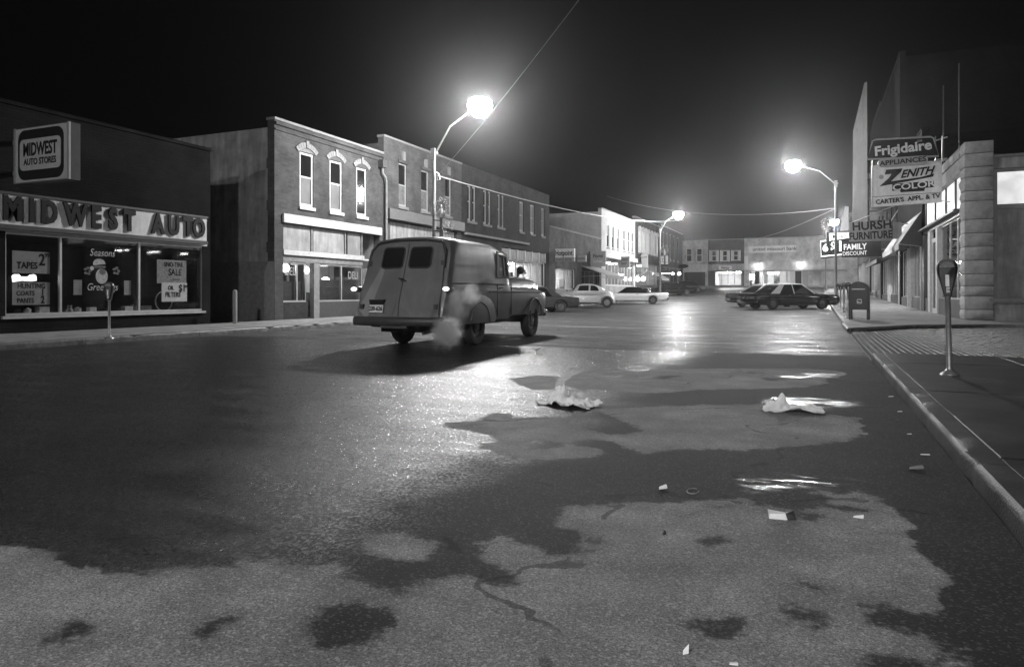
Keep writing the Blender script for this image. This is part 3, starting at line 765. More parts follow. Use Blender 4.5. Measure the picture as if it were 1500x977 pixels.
flatsign('window_poster', 'pale OIL FILTERS poster, the brightest card in the auto store window', 'poster', c, (0, 1, 0), (1, 0, 0), w_, h_, 'paper', [('OIL', h_ * .3, -w_ * .15, h_ * .22, {'bold': .02}), ('FILTERS', h_ * .36, -w_ * .07, -h_ * .14, {'bold': .02}), ('$1', h_ * .55, w_ * .3, h_ * .2, {'bold': .02}), ('59', h_ * .2, w_ * .45, h_ * .3)], tmat='sign_dark')
for (a, b, l) in ((108, 120, 'left'), (182, 192, 'right')):
    c, w_, h_ = wcard(a, b, 410 if a < 150 else 411, 432, xc)
    flatsign('blank_card', 'small blank pale card hung %s the painted window greeting' % ('left of' if l == 'left' else 'right of'), 'card', c, (0, 1, 0), (1, 0, 0), w_, h_, 'poster', [])
# greeting painted on the middle pane
gp = onx(150, 400, XL - .05)
gt = thing('window_greeting', 'painted Seasons Greetings with a bearded face in a cap on the dark middle pane', 'window painting', (gp.x, gp.y, gp.z - .6))
M['paintwash'] = mat('window_paint_wash', .30, .9, .4, 12, 0)
for s_, py in (('Seasons', 371), ('Greetings', 421)):
    q = onx(150, py, XL - .05); text(s_, .26, M['paintwash'], gt, q, (0, 1, 0), (1, 0, 0), depth=.003, bold=.004, sx=.85, shear=.25)
def disc(mb, c, ry, rz, x, n=18, a0=0, a1=360, r_in=0.0):
    ps = [(c[0] + ry * math.cos(R(a0 + (a1 - a0) * i / n)), c[1] + rz * math.sin(R(a0 + (a1 - a0) * i / n))) for i in range(n + (0 if a1 - a0 == 360 else 1))]
    return mb.prism(ps, x, x + .004, 'x')
fc = onx(149, 398, XL - .05)
fm = disc(MB(), (fc.y, fc.z - .12), .17, .2, fc.x); disc(fm, (fc.y - .07, fc.z + .2), .17, .13, fc.x, a0=0, a1=200); disc(fm, (fc.y - .27, fc.z + .08), .055, .055, fc.x)
part(fm, 'beard_and_cap', M['paintwash'], gt)
fm = disc(MB(), (fc.y + .02, fc.z - .0), .09, .08, fc.x + .005); fm.prism([(fc.y - .22, fc.z + .09), (fc.y + .1, fc.z + .1), (fc.y + .1, fc.z + .15), (fc.y - .2, fc.z + .15)], fc.x + .005, fc.x + .01)
part(fm, 'face', M['goods_dark'], gt)
for px_ in (128, 170): 
    q = onx(px_, 397, XL - .05); hm = MB()
    for k in range(5): disc(hm, (q.y + .07 * math.cos(k * 1.3), q.z + .08 * math.sin(k * 1.3)), .05, .035, q.x + .002 * k, 8)
    part(hm, 'holly_sprig', M['goods_dark'], gt)
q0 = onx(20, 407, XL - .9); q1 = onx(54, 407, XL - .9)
lt = thing('window_reflection', 'glowing white shape added for a window reflection, between the two hand lettered window posters', 'added glow', (q0.x, q0.y, q0.z - .2))  # added emissive shape standing in for a bright reflection in the pane
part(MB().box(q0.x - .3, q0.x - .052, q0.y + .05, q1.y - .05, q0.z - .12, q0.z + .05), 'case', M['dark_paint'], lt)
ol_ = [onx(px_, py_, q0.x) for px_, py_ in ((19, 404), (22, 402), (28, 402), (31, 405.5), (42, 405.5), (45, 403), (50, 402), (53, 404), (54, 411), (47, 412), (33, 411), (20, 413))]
part(MB().prism([(p_.y, p_.z) for p_ in ol_], q0.x - .05, q0.x), 'glow_panel', emis('reflection_glow', .9, 3.0), lt)
# goods on the window ledge
part(MB().box(XL - .34, XL - 1.5, yd + .1, yw1 - .02, wz0 - .06, wz0 - .01), 'display_ledge', M['wood'], A)
labs = ['squat tin', 'paper carton', 'chrome bulb box', 'oil can', 'small toolbox', 'jar of bolts', 'polish bottle', 'chrome horn', 'hub cap stack', 'battery', 'torch', 'spray can']
for k, px_ in enumerate((40, 62, 102, 114, 134, 158, 180, 186, 193, 200, 214, 219)):
    q = onx(px_, 452, XL - .45); hh = random.uniform(.1, .22); rr = random.uniform(.05, .1)
    m = MB()
    if k % 3 == 1: m.box(q.x - rr, q.x + rr, q.y - rr * 1.4, q.y + rr * 1.4, wz0, wz0 + hh)
    elif k % 3 == 0: m.lathe([(rr, 0), (rr, hh * .8), (rr * .4, hh * .9), (rr * .35, hh)], (q.x, q.y, wz0), 12)
    else: m.lathe([(rr, 0), (rr * 1.1, .02), (rr, hh * .5), (rr * .7, hh * .55), (rr * .7, hh)], (q.x, q.y, wz0), 12)
    solo(m, ['tin', 'carton', 'bottle'][k % 3], M[('chrome', 'goods_light', 'goods_dark')[k % 3] if k > 4 else 'goods_light'], labs[k] + ' on the auto store window ledge, number %s from the left mullion side' % ('one two three four five six seven eight nine ten eleven twelve'.split()[k]), 'goods', (q.x, q.y, wz0), smooth=True, group='goods on the auto store window ledge')
for px_, l in ((240, 'thin wheel behind the oil filters poster in the shop window'), (287, 'dark tyre at the end of the auto store window')):
    q = onx(px_, 438, XL - .6); rr = .29
    tw = thing('bicycle_display', l, 'wheel', (q.x, q.y, wz0 - .01), 'wheels on display in the auto store window')
    part(MB().tube([(q.x, q.y + rr * math.cos(a * math.pi / 12), wz0 + rr + rr * math.sin(a * math.pi / 12)) for a in range(24)], .022 if px_ < 260 else .05, 6, closed=True), 'tyre', M['grey_paint'] if px_ < 260 else M['rubber'], tw, smooth=True)
    part(MB().lathe([(.03, -.04), (.04, 0), (.03, .04)], (q.x, q.y, wz0 + rr), 10, 'x'), 'hub', M['chrome'], tw)

# ---- hanging box sign of the auto store
y0 = 10.2; a = ony(22, 188, y0); b = ony(101, 177, y0); c = ony(24, 268, y0)
cx_, w_, h_ = (a.x + b.x) / 2, b.x - a.x, a.z - c.z; zc = (ony(62, 225, y0)).z
hs = thing('box_sign', 'square box sign with rounded dark border reading MIDWEST AUTO STORES over the auto store', 'sign', (cx_, y0, zc - h_ / 2))
part(MB().box(cx_ - w_ / 2, cx_ + w_ / 2, y0 + .012, y0 + .26, zc - h_ / 2, zc + h_ / 2), 'cabinet', M['sign_side'], hs)
part(MB().box(cx_ - w_ / 2 + .032, cx_ + w_ / 2 - .032, y0, y0 + .01, zc - h_ / 2 + .02, zc + h_ / 2 - .02), 'sign_face', M['sign_mid'], hs)
part(MB().box(cx_ - w_ / 2 - .02, cx_ - w_ / 2 + .03, y0 - .02, y0 + .03, zc - h_ / 2, zc + h_ / 2).box(cx_ + w_ / 2 - .03, cx_ + w_ / 2 + .02, y0 - .02, y0 + .03, zc - h_ / 2, zc + h_ / 2), 'edge_trim', M['alu'], hs)
def rrect(cx, cz, w, h, r, n=5):
    ps = []
    for qx, qz, a0 in ((1, 1, 0), (-1, 1, 90), (-1, -1, 180), (1, -1, 270)):
        for i in range(n + 1):
            a_ = R(a0 + 90 * i / n); ps.append((cx + qx * (w / 2 - r) + r * math.cos(a_), cz + qz * (h / 2 - r) + r * math.sin(a_)))
    return ps
part(MB().prism(rrect(cx_ - .02, zc, w_ * .84, h_ * .9, .22), y0 - .012, y0, 'y'), 'dark_border', M['sign_dark'], hs)
part(MB().prism(rrect(cx_ - .02, zc, w_ * .76, h_ * .56, .12), y0 - .02, y0 - .0125, 'y'), 'sign_panel', M['sign_mid'], hs)
text('MIDWEST', .40, M['sign_dark'], hs, (cx_ - .02, y0 - .021, zc + .1), (1, 0, 0), (0, -1, 0), bold=.03, sx=.66)
text('AUTO STORES', .2, M['sign_dark'], hs, (cx_ - .02, y0 - .021, zc - .17), (1, 0, 0), (0, -1, 0), bold=.03, sx=.85)
part(MB().box(XL - .05, cx_ - w_ / 2 - .02, y0 + .1, y0 + .2, zc + .3, zc + .4).box(XL - .05, cx_ - w_ / 2 - .02, y0 + .1, y0 + .2, zc - .4, zc - .3), 'bracket', M['steel'], hs)

# ---- 2. deli building
yB0, yB1 = Ly(402), Ly(561)
zB = Lz(402, 175)
def wz(pxa, pya, pyb): return Lz(pxa, pya), Lz(pxa, pyb)
B = None
win = []
for (pa, pb, pt, pbm) in ((439, 459, 225, 303), (483, 501, 236, 311), (522, 537, 247, 317)):
    win.append((Ly(pa), Ly(pb), Lz((pa + pb) / 2, pbm), Lz((pa + pb) / 2, pt)))
zw0 = sum(w[2] for w in win) / 3; zw1 = sum(w[3] for w in win) / 3
win = [(w[0], w[1], zw0, zw1) for w in win]
ysA, ysB = Ly(415), Ly(556)
zs1 = Lz(415, 326); zt0 = Lz(416, 373); zb1 = Lz(415, 313)          # transom band top / bottom, white beam
B = shell('deli_building', 'two storey brick corner building with three white sash windows above the deli', 1, yB0, yB1, zB, M['brick_mid'], win + [(ysA, ysB, SW - .3, zs1)], depth=15, side_mat=M['stucco'])
for k, w in enumerate(win):
    f = sash(B, 1, XL, *w, up='dark_glass', lo='blind' if k < 2 else 'dark_glass', trim=.08, inset=.03, sill='white_paint')
    yc = (w[0] + w[1]) / 2; hw = (w[1] - w[0]) / 2 + .06; rise = .16
    rc = (hw * hw + rise * rise) / (2 * rise); ac = math.asin(hw / rc); zc_ = w[3] + .01 + rise - rc
    part(MB().prism([(yc + rc * math.sin(-ac + 2 * ac * i / 8), zc_ + rc * math.cos(-ac + 2 * ac * i / 8)) for i in range(9)] , XL + .004, XL + .02), 'arch_head', M['dark_paint'], B)
    for q in range(9):                                     # segmental hood of stones
        a0, a1 = -ac * 1.12 + 2.24 * ac * q / 9, -ac * 1.12 + 2.24 * ac * (q + 1) / 9 - .012; r0, r1 = rc + .006, rc + (.27 if q == 4 else .2)
        part(MB().prism([(yc + r0 * math.sin(a0), zc_ + r0 * math.cos(a0)), (yc + r1 * math.sin(a0), zc_ + r1 * math.cos(a0)), (yc + r1 * math.sin(a1), zc_ + r1 * math.cos(a1)), (yc + r0 * math.sin(a1), zc_ + r0 * math.cos(a1))], XL + .004, XL + (.07 if q == 4 else .045)), 'hood_stone', M['stone_trim'], B)
# upstairs reflection: a bare bulb behind the third window
bq = onx(529, 297, XL - .7)
part(MB().box(XL - .305, XL - 3, yB0 + .3, yB1 - .3, zs1 + .25, zs1 + .3), 'upper_floor', M['interior_dark'], B)
# cornice courses
for dz, d, hh in ((-.34, .04, .06), (-.16, .07, .1)):
    part(MB().box(XL + .003, XL + d, yB0 + .02, yB1 - .02, zB + dz, zB + dz + hh), 'brick_course', M['brick_mid'], B)
# side wall: quoin of bricks at the corner, patches of old paint
for k in range(9):
    zq = .3 + k * .72
    part(MB().box(XL - .02, XL - .24 - (k % 2) * .1, yB0 - .012, yB0 - .002, zq, zq + .36), 'quoin_patch', M['brick_mid'], B)
part(MB().box(XL - .02, XL - 6.5, yB0 - .02, yB0 - .003, SW - .1, 2.15), 'plaster_dado', M['stone_trim'], B, label='pale plastered strip along the foot of the side wall')
# white beam, transom panels, storefront
part(MB().box(XL + .09, XL - .1, ysA - .06, ysB + .06, zs1 + .004, zb1), 'beam', M['white_paint'], B)
tb = [ysA, Ly(459), Ly(461), Ly(508), Ly(511), Ly(532)]
for i in (0, 2, 4):
    part(MB().box(XL - .1, XL - .16, tb[i] + .05, tb[i + 1] - .05, zt0 + .2, zs1 - .02), 'transom_panel', M['panel_grey'], B)
    part(MB().box(XL - .06, XL - .18, tb[i + 1] - .04, tb[i + 1] + .04, zt0 + .19, zs1 - .01), 'transom_post', M['wood'], B)
part(MB().box(XL + .03, XL - .2, ysA, Ly(533), zt0, zt0 + .18), 'transom_bar', M['white_paint'], B)
part(MB().box(XL - .05, XL - .28, ysA, Ly(533), zt0 - .22, zt0 - .006), 'shop_head', M['wood'], B)
zsill = Lz(416, 443); room(B, 1, XL, ysA, ysB, SW, zt0 + .02, 5.2, 'interior', None)
y1, y2, y3, y4 = Ly(452), Ly(460), Ly(468), Ly(533)
part(MB().box(XL - .02, XL - .3, ysA, y1, SW - .1, zsill), 'bulkhead', M['brick_low'], B)
shop_window(B, 1, XL, ysA, y1, zsill, zt0 - .23, [ysA, Ly(439), y1], trim=.06, label='left deli window')
part(MB().box(XL - .25, XL - .33, ysA + .06, y1, zsill + .0, zsill + .75), 'half_curtain', M['goods_dark'], B)
door(B, 1, XL, y1 + .05, y2 + .1, SW, zt0 - .23, fr='white_paint', inset=1.0)
part(MB().box(XL - .0, XL - .2, y2 - .0, y3, SW, zt0 - .24), 'post', M['wood'], B)
part(MB().box(XL - .02, XL - .3, y3 + .004, y4, SW - .1, zsill), 'bulkhead', M['dark_paint'], B)
shop_window(B, 1, XL, y3 + .004, y4, zsill, zt0 - .23, [y3 + .004, Ly(504), y4], trim=.06, label='right deli window')
part(MB().box(XL - .3, XL - .36, y3 + .1, y4, zsill, zsill + .85), 'half_curtain', M['goods_dark'], B)
part(MB().box(XL - .5, XL - .56, Ly(506), Ly(560), SW, zt0 - .3), 'inner_partition', M['curtain'], B)
part(MB().box(XL - .34, XL - 5, y3 - .4, y3 - .34, SW, zt0 - .3), 'inner_partition', M['interior_dark'], B)
part(MB().box(XL - 2.6, XL - 2.7, y3 - .3, ysB - .1, SW, zt0 - .02), 'pale_back_wall', M['interior'], B)
part(MB().box(XL - 5.0, XL - 5.1, ysA + .1, y3 - .42, SW, zt0 - .1), 'dark_back_wall', M['interior_dark'], B)
for px_, py in ((426, 398), (517, 404)):
    text('DELI', .42, M['paintwash'], B, onx(px_, py, XL - .1) , (0, 1, 0), (1, 0, 0), depth=.003, bold=.01, sx=.8)
for px_, py, xo, l in ((418, 393, XL - .5, 'round glowing globe lamp in the deli window by the corner wall'), (447, 396, XL - .62, 'round glowing globe lamp in the deli window beside the door')):
    q = onx(px_, py, xo); gl = thing('globe_lamp', l, 'lamp', (q.x, q.y, q.z + .14), 'globe lamps in the deli')
    part(MB().ell(q, (.15, .15, .15), 16, 10), 'globe', M['globe'], gl, smooth=True)
    part(MB().tube([q + Vector((0, 0, .14)), (q.x, q.y, zt0)], .015, 6), 'cord', M['black'], gl)
q = onx(477, 411, XL - 1.9)
gl = thing('shaded_lamp', 'bright lamp lighting the back wall behind the middle deli window', 'lamp', (q.x, q.y, q.z - .5))
part(MB().ell(q, (.16, .2, .14), 14, 8), 'bulb', M['globe'], gl, smooth=True)
part(MB().lathe([(.12, -1.3), (.03, -1.28), (.02, -.1)], q, 10), 'stand', M['black'], gl)
for k, px_ in enumerate((483, 489, 497)):
    q = onx(px_, 425, XL - 1.4)
    solo(MB().lathe([(.05, 0), (.06, .12), (.02, .2), (.02, .3)], (q.x, q.y, 1.1), 10), 'bottle', M['goods_dark'], 'dark bottle standing on the counter behind the middle deli window, %s of three' % ('first', 'second', 'third')[k], 'bottle', (q.x, q.y, 1.1), smooth=True, group='bottles on the deli counter')
q = onx(470, 430, XL - 1.4)
solo(MB().box(q.x - .3, q.x + .3, Ly(470), Ly(503) + .6, SW, 1.09), 'deli_counter', M['goods_dark'], 'dark counter standing behind the middle deli window', 'counter', (q.x, Ly(485), SW))
# downpipe
yp = Ly(562.5)
dp = thing('downpipe', 'pale drainpipe with a hopper head between the deli and the next brick building', 'drainpipe', (XL + .12, yp, SW))
zt = Lz(562, 254)
part(MB().tube([(XL + .12, yp, SW), (XL + .12, yp, zt - .35), (XL + .14, yp - .1, zt - .2), (XL + .12, yp - .28, zt - .05), (XL + .12, yp - .3, zt + .2)], .055, 10), 'pipe', M['stone_trim'], dp, smooth=True)
part(MB().box(XL + .01, XL + .26, yp - .46, yp - .14, zt + .18, zt + .5), 'hopper_head', M['iron'], dp)
# post in the side yard
q = ong(344, 474, SW)
solo(MB().lathe([(.07, 0), (.07, .98), (.05, 1.02), (0, 1.04)], q, 10), 'post', M['wood'], 'short plain post standing by the side wall of the deli building', 'post', q, smooth=True)

# ---- 3. brick building with two narrow windows
yC0, yC1 = yB1 + .06, Ly(676)
zC = Lz(562, 200)
win = [(Ly(584), Ly(596), 0, 0), (Ly(617), Ly(628), 0, 0), (Ly(652), Ly(661), 0, 0)]
z0, z1 = Lz(590, 303), Lz(590, 240)
win = [(w[0], w[1], z0, z1) for w in win]
zcs = Lz(564, 322)
Cb = shell('brick_shop_building', 'two storey brick building with narrow windows and boarded shop front behind the van roof', 1, yC0, yC1, zC, M['brick_grey'], win + [(yC0 + .5, yC1 - .5, SW - .3, zcs)], depth=15)
for w in win:
    sash(Cb, 1, XL, *w, up='dark_glass', lo='curtain', fr='grey_paint', trim=.07, inset=.05, ratio=.5)
    yc = (w[0] + w[1]) / 2
    part(MB().box(XL + .004, XL + .07, w[0] - .08, w[1] + .08, z1 + .004, z1 + .13), 'lintel', M['brick_grey'], Cb)
    part(MB().box(XL + .004, XL + .1, yc - .09, yc + .09, z1 + .134, z1 + .52), 'keystone', M['stone_trim'], Cb)
part(MB().box(XL + .004, XL + .25, yC0 + .1, yC1 - .1, zcs + .05, zcs + .5), 'shop_cornice', M['dark_paint'], Cb)
k = 0; yy = yC0 + .55; zl = Lz(564, 355)
while yy < yC1 - .8:
    part(MB().box(XL - .1, XL - .14 - (k % 2) * .02, yy + .01, yy + .29, zl, zcs - .02), 'panel_board', M['panel_grey'], Cb); yy += .3; k += 1
part(MB().box(XL - .02, XL - .2, yC0 + .5, yC1 - .5, zl - .25, zl - .01), 'shop_head', M['wood'], Cb)
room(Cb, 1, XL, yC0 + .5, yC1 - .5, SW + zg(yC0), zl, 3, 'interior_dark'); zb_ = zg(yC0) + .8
part(MB().box(XL - .02, XL - .3, yC0 + .5, yC1 - .5, -.1, zb_), 'bulkhead', M['dark_paint'], Cb)
shop_window(Cb, 1, XL, yC0 + .5, yC1 - .5, zb_, zl - .26, 4)

# ---- 4. brick building with paired tall windows and bright corner shop
yD0, yD1 = yC1 + .02, Ly(804.5)
zD = Lz(803, 288)
pw = [(685, 690), (692, 697), (708, 713), (715, 719), (729, 733), (735, 738.5), (761, 767), (777, 783), (793, 797.5)]
z0, z1 = Lz(727, 332), Lz(727, 284)
z0b, z1b = Lz(780, 344), Lz(780, 306)
hol = [(Ly(a), Ly(b), z0, z1) for a, b in pw]
ysC, ysD = Ly(735), Ly(799.5); zf1 = Lz(757, 365); zf0 = Lz(757, 419)
zlit = Lz(757, 382)
D = shell('long_brick_building', 'long dark brick two storey building with tall narrow windows and brightly lit corner shop', 1, yD0, yD1, zD, M['brick_low'], hol + [(ysC, ysD, zg(50) + .1, zf1)], depth=15, coping=M['brick_low'])
for k, h in enumerate(hol): sash(D, 1, XL, *h, fr='grey_paint', lo='blind' if k > 5 else 'dark_glass', up='blind' if k > 5 else 'dark_glass', trim=.09, inset=.06, sill='stone_trim')
part(MB().box(XL + .004, XL + .2, yD0 + .2, Ly(772), zf1 + .35, zf1 + .47), 'string_course', M['stone_trim'], D)
part(MB().box(XL - .02, XL - .3, ysC, ysD, zg(50) - .1, zf0), 'bulkhead', M['dark_paint'], D)
n = 6; tp = [ysC + (ysD - ysC) * i / n for i in range(n + 1)]
for a, b in zip(tp[:-1], tp[1:]):
    part(MB().box(XL - .05, XL - .1, a + .06, b - .06, zlit + .05, zf1 - .05), 'transom_panel', M['panel_grey'], D)
    part(MB().box(XL + .0, XL - .12, b - .05, b + .05, zlit + .04, zf1 - .02), 'transom_post', M['white_paint'], D)
shop_window(D, 1, XL, ysC, ysD, zf0, zlit + .03, tp, fr='white_paint')
room(D, 1, XL, ysC, ysD, zg(50) + .12, zlit + .05, 4.5, 'interior', 'ceil')
# ---- 5. one storey building with the appliance store
yE0, yE1 = yD1 + .02, Ly(881)
zE = Lz(804, 332)
h1 = (Ly(814), Ly(843), zg(66) + .1, Lz(814, 392)); h2 = (Ly(852), Ly(878), zg(66) + .1, Lz(852, 396))
E = shell('single_storey_shops', 'low brick row of shops carrying the appliance and florist signs', 1, yE0, yE1, zE, M['brick_grey'], [h1, h2], depth=14)
room(E, 1, XL, h1[0], h1[1], zg(66) + .1, h1[3] + .05, 4.5, 'interior', 'ceil')
shop_window(E, 1, XL, h1[0], Ly(829), zg(66) + .75, h1[3], 1, fr='white_paint')
part(MB().box(XL - .02, XL - .3, h1[0], Ly(829), zg(60), zg(66) + .75), 'bulkhead', M['wood'], E)
door(E, 1, XL, Ly(829) + .05, Ly(836), zg(66) + .1, zg(66) + 2.35, fr='white_paint', inset=.15)
shop_window(E, 1, XL, Ly(836) + .03, h1[1], zg(66) + .75, h1[3], 1, fr='white_paint')
part(MB().box(XL - .02, XL - .3, Ly(836) + .03, h1[1], zg(60), zg(66) + .75), 'bulkhead', M['wood'], E)
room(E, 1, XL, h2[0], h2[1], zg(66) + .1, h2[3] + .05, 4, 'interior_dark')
shop_window(E, 1, XL, h2[0], h2[1], zg(66) + .8, h2[3], 4, fr='wood')
part(MB().box(XL - .02, XL - .3, h2[0], h2[1], zg(60), zg(66) + .8), 'bulkhead', M['dark_paint'], E)
# ---- 6. pale building
yF0, yF1 = yE1 + .02, Ly(930.5)
zF = Lz(882, 306)
pw = [(889, 892.3), (896.5, 899.7), (904, 907), (913, 916), (919.3, 922.3), (925.2, 928)]
hol = [(Ly(a), Ly(b), Lz(905, 366), Lz(905, 334)) for a, b in pw]
zz = zg(78) + .12; h3 = (Ly(887), Ly(929), zz, Lz(890, 380))
Fb = shell('pale_building', 'tall pale painted building with six narrow upstairs windows on the left row', 1, yF0, yF1, zF, M['brick_pale'], hol + [h3], depth=14)
for k, h in enumerate(hol): sash(Fb, 1, XL, *h, fr='white_paint', trim=.07, inset=.05, up='blind' if k < 3 else 'dark_glass', lo='dark_glass')
part(MB().box(XL + .004, XL + .3, yF0 + .1, yF1 - .1, h3[3] + .1, h3[3] + .5), 'shop_cornice', M['white_paint'], Fb)
room(Fb, 1, XL, h3[0], h3[1], zz, h3[3], 3.5, 'interior', 'ceil_dim')
n = 9; tp = [h3[0] + (h3[1] - h3[0]) * i / n for i in range(n + 1)]
shop_window(Fb, 1, XL, h3[0], h3[1], zz + .7, h3[3] - .02, tp, fr='white_paint', trim=.14)
part(MB().box(XL - .02, XL - .3, h3[0], h3[1], zz - .5, zz + .7), 'bulkhead', M['panel_grey'], Fb)
# ---- 7. arched windows
yG0, yG1 = yF1 + .02, Ly(968)
zG = Lz(931, 318)
pw = [(935.3, 937.3), (940, 942), (944.3, 946.2), (948.3, 950), (953, 954.6), (957, 958.5), (961, 962.4)]
hol = [(Ly(a), Ly(b), Lz(940, 371), Lz(940, 339)) for a, b in pw]
h4 = (yG0 + .6, yG1 - .6, zg(88) + .1, Lz(940, 385))
G = shell('arched_window_building', 'dark brick building with bright arched window surrounds before the far lamp', 1, yG0, yG1, zG, M['brick_mid'], hol + [h4], depth=14)
for h in hol:
    sash(G, 1, XL, *h, trim=.1, inset=.0, fr='white_paint')
    yc = (h[0] + h[1]) / 2; hw = (h[1] - h[0]) / 2 + .18
    part(MB().prism([(yc + hw * math.cos(R(a_)), h[3] + .02 + hw * .9 * math.sin(R(a_))) for a_ in range(0, 181, 20)], XL + .004, XL + .16), 'arched_hood', M['white_paint'], G)
    part(MB().box(XL + .004, XL + .1, h[0] - .16, h[0], h[2], h[3]).box(XL + .004, XL + .1, h[1], h[1] + .16, h[2], h[3]), 'window_surround', M['white_paint'], G)
room(G, 1, XL, h4[0], h4[1], h4[2], h4[3], 3.5, 'interior', 'ceil_dim')
shop_window(G, 1, XL, h4[0], h4[1], h4[2] + .6, h4[3], 5, fr='wood')
part(MB().box(XL - .02, XL - .3, h4[0], h4[1], h4[2] - .5, h4[2] + .6), 'bulkhead', M['dark_paint'], G)
# ---- 8. last dark building on the left
yH0, yH1 = yG1 + .02, Ly(1000)
zH = Lz(975, 333)
hol = [(Ly(a), Ly(a + 1.6), Lz(985, 382), Lz(985, 345)) for a in (971, 976, 981, 986, 992)]
h5 = (yH0 + .6, yH1 - .6, zg(100) + .1, Lz(985, 392))
Hb = shell('dark_corner_building', 'last dark brick building at the far end of the left row', 1, yH0, yH1, zH, M['brick_low'], hol + [h5], depth=20)
for h in hol: sash(Hb, 1, XL, *h, trim=.1, inset=.0, fr='stone_trim')
room(Hb, 1, XL, h5[0], h5[1], h5[2], h5[3], 3.5, 'interior_dark')
shop_window(Hb, 1, XL, h5[0], h5[1], h5[2] + .6, h5[3], 5, fr='wood')

# ---- the row that closes the street (faces look towards -y)
def zE_(px, py): return ony(px, py, YE).z
def xE(px): return ony(px, HY, YE).x
def endb(name, label, p0, p1, ptop, mt, holes):
    zb = zg(108); x0, x1 = xE(p0), xE(p1); zt_ = zE_((p0 + p1) / 2, ptop)
    t = thing(name, label, 'building', ((x0 + x1) / 2, YE, zb))
    part(wall(YE, -1, x0, x1, zb - .4, zt_, holes, axis='y'), 'front_wall', mt, t)
    part(MB().box(x0, x0 + .25, YE + .305, YE + 14, zb, zt_ - .2).box(x1 - .25, x1, YE + .305, YE + 14, zb, zt_ - .2).box(x0 + .26, x1 - .26, YE + 13.7, YE + 13.95, zb, zt_ - .2), 'side_wall', mt, t)
    part(MB().box(x0 + .26, x1 - .26, YE + .305, YE + 13.6, zt_ - .6, zt_ - .4), 'roof', M['roofing'], t)
    part(MB().box(x0, x1 - .004, YE - .06, YE + .35, zt_ + .004, zt_ + .12), 'coping', M['stone_trim'], t)
    return t
def ewin(t, p0, p1, pt, pb, fr='white_paint', g='dark_glass', tr=.12, d=.0):
    x0, x1, z1, z0 = xE(p0), xE(p1), zE_(p0, pt), zE_(p0, pb); y = YE - .02 + d
    m = MB().box(x0, x0 + tr, y, y + .08, z0, z1).box(x1 - tr, x1, y, y + .08, z0, z1).box(x0 + tr, x1 - tr, y, y + .08, z1 - tr, z1).box(x0 + tr, x1 - tr, y, y + .08, z0, z0 + tr).box(x0 + tr, x1 - tr, y + .01, y + .07, (z0 + z1) / 2 - .05, (z0 + z1) / 2 + .05)
    f = part(m, 'window', M[fr], t); part(MB().box(x0 + tr, x1 - tr, y + .05, y + .06, z0 + tr, z1 - tr), 'pane', M[g], f)
def eh(p0, p1, pt, pb): return (xE(p0), xE(p1), zE_(p0, pb), zE_(p0, pt))
W1 = [(1005, 1014, 364, 384), (1020, 1029, 364, 384)]
E1 = endb('small_end_building', 'small two storey building with two white framed windows and pale awning closing the street', 985, 1037, 352.5, M['brick_tan'], [eh(*w) for w in W1] + [eh(1002, 1033, 398, 419)])
for w in W1: ewin(E1, *w)
x0, x1 = xE(1002), xE(1036)
part(MB().prism([(YE - .05, zE_(1010, 388)), (YE - .9, zE_(1010, 397)), (YE - .9, zE_(1010, 399)), (YE - .05, zE_(1010, 395))], x0, x1), 'awning', M['sign_white'], E1)
part(MB().box(xE(1002), xE(1033), YE + 1.5, YE + 1.6, zg(108), zE_(1010, 398)), 'dark_shop_back', M['interior_dark'], E1)
W2 = [(1042, 1050, 367, 383), (1058, 1066, 367, 383), (1074, 1082, 367, 382)]
E2 = endb('shuttered_end_building', 'two storey end building with three windows between white shutters over a lit shop', 1037.3, 1090, 351.5, M['brick_mid'], [eh(*w) for w in W2] + [eh(1047, 1086, 398, 418)])
for w in W2:
    ewin(E2, *w)
    for a, b in ((w[0] - 3.2, w[0] - .3), (w[1] + .3, w[1] + 3.0)):
        part(MB().box(xE(a), xE(b), YE - .07, YE - .01, zE_(a, w[3] + .3), zE_(a, w[2] - .3)), 'shutter', M['white_paint'], E2)
part(MB().box(xE(1037.5), xE(1089.8), YE - .12, YE - .003, zE_(1060, 396.5), zE_(1060, 387)), 'fascia', M['panel_grey'], E2)
x0, x1 = xE(1047), xE(1086); zb = zg(108) + .1; z1 = zE_(1060, 398)
part(MB().box(x0, x1, YE + .31, YE + 5, zb - .05, zb).box(x0, x1, YE + 5, YE + 5.1, zb, z1).box(x0, x0 + .05, YE + .31, YE + 5, zb, z1).box(x1 - .05, x1, YE + .31, YE + 5, zb, z1).box(x0, x1, YE + .31, YE + 5, z1, z1 + .05), 'shop_interior', M['interior'], E2)
part(MB().box(x0 + .4, x0 + 2.2, YE + 2, YE + 2.3, z1 - .12, z1 - .05).box(x0 + 2.8, x0 + 3.8, YE + 2, YE + 2.3, z1 - .12, z1 - .05), 'ceiling_light', M['ceil'], E2)
m = MB()
for i in range(5): m.box(x0 + (x1 - x0) * i / 4 - .05, x0 + (x1 - x0) * i / 4 + .05, YE + .05, YE + .12, zb, z1)
f = part(m, 'shop_window', M['wood'], E2)
for i in range(4): part(MB().box(x0 + (x1 - x0) * i / 4 + .06, x0 + (x1 - x0) * (i + 1) / 4 - .06, YE + .08, YE + .09, zb, z1), 'pane', M['shop_glass'], f)
flatsign('fascia_sign', 'small white sign reading DRUGS on the shuttered end building', 'sign', (xE(1062.5), YE - .16, zE_(1062, 392.3)), (1, 0, 0), (0, -1, 0), xE(1072) - xE(1053), .55, 'sign_white', [('Hempy', .5, 0, 0, {'bold': .02})], th=.05, board='board')
bank_t = 347.5
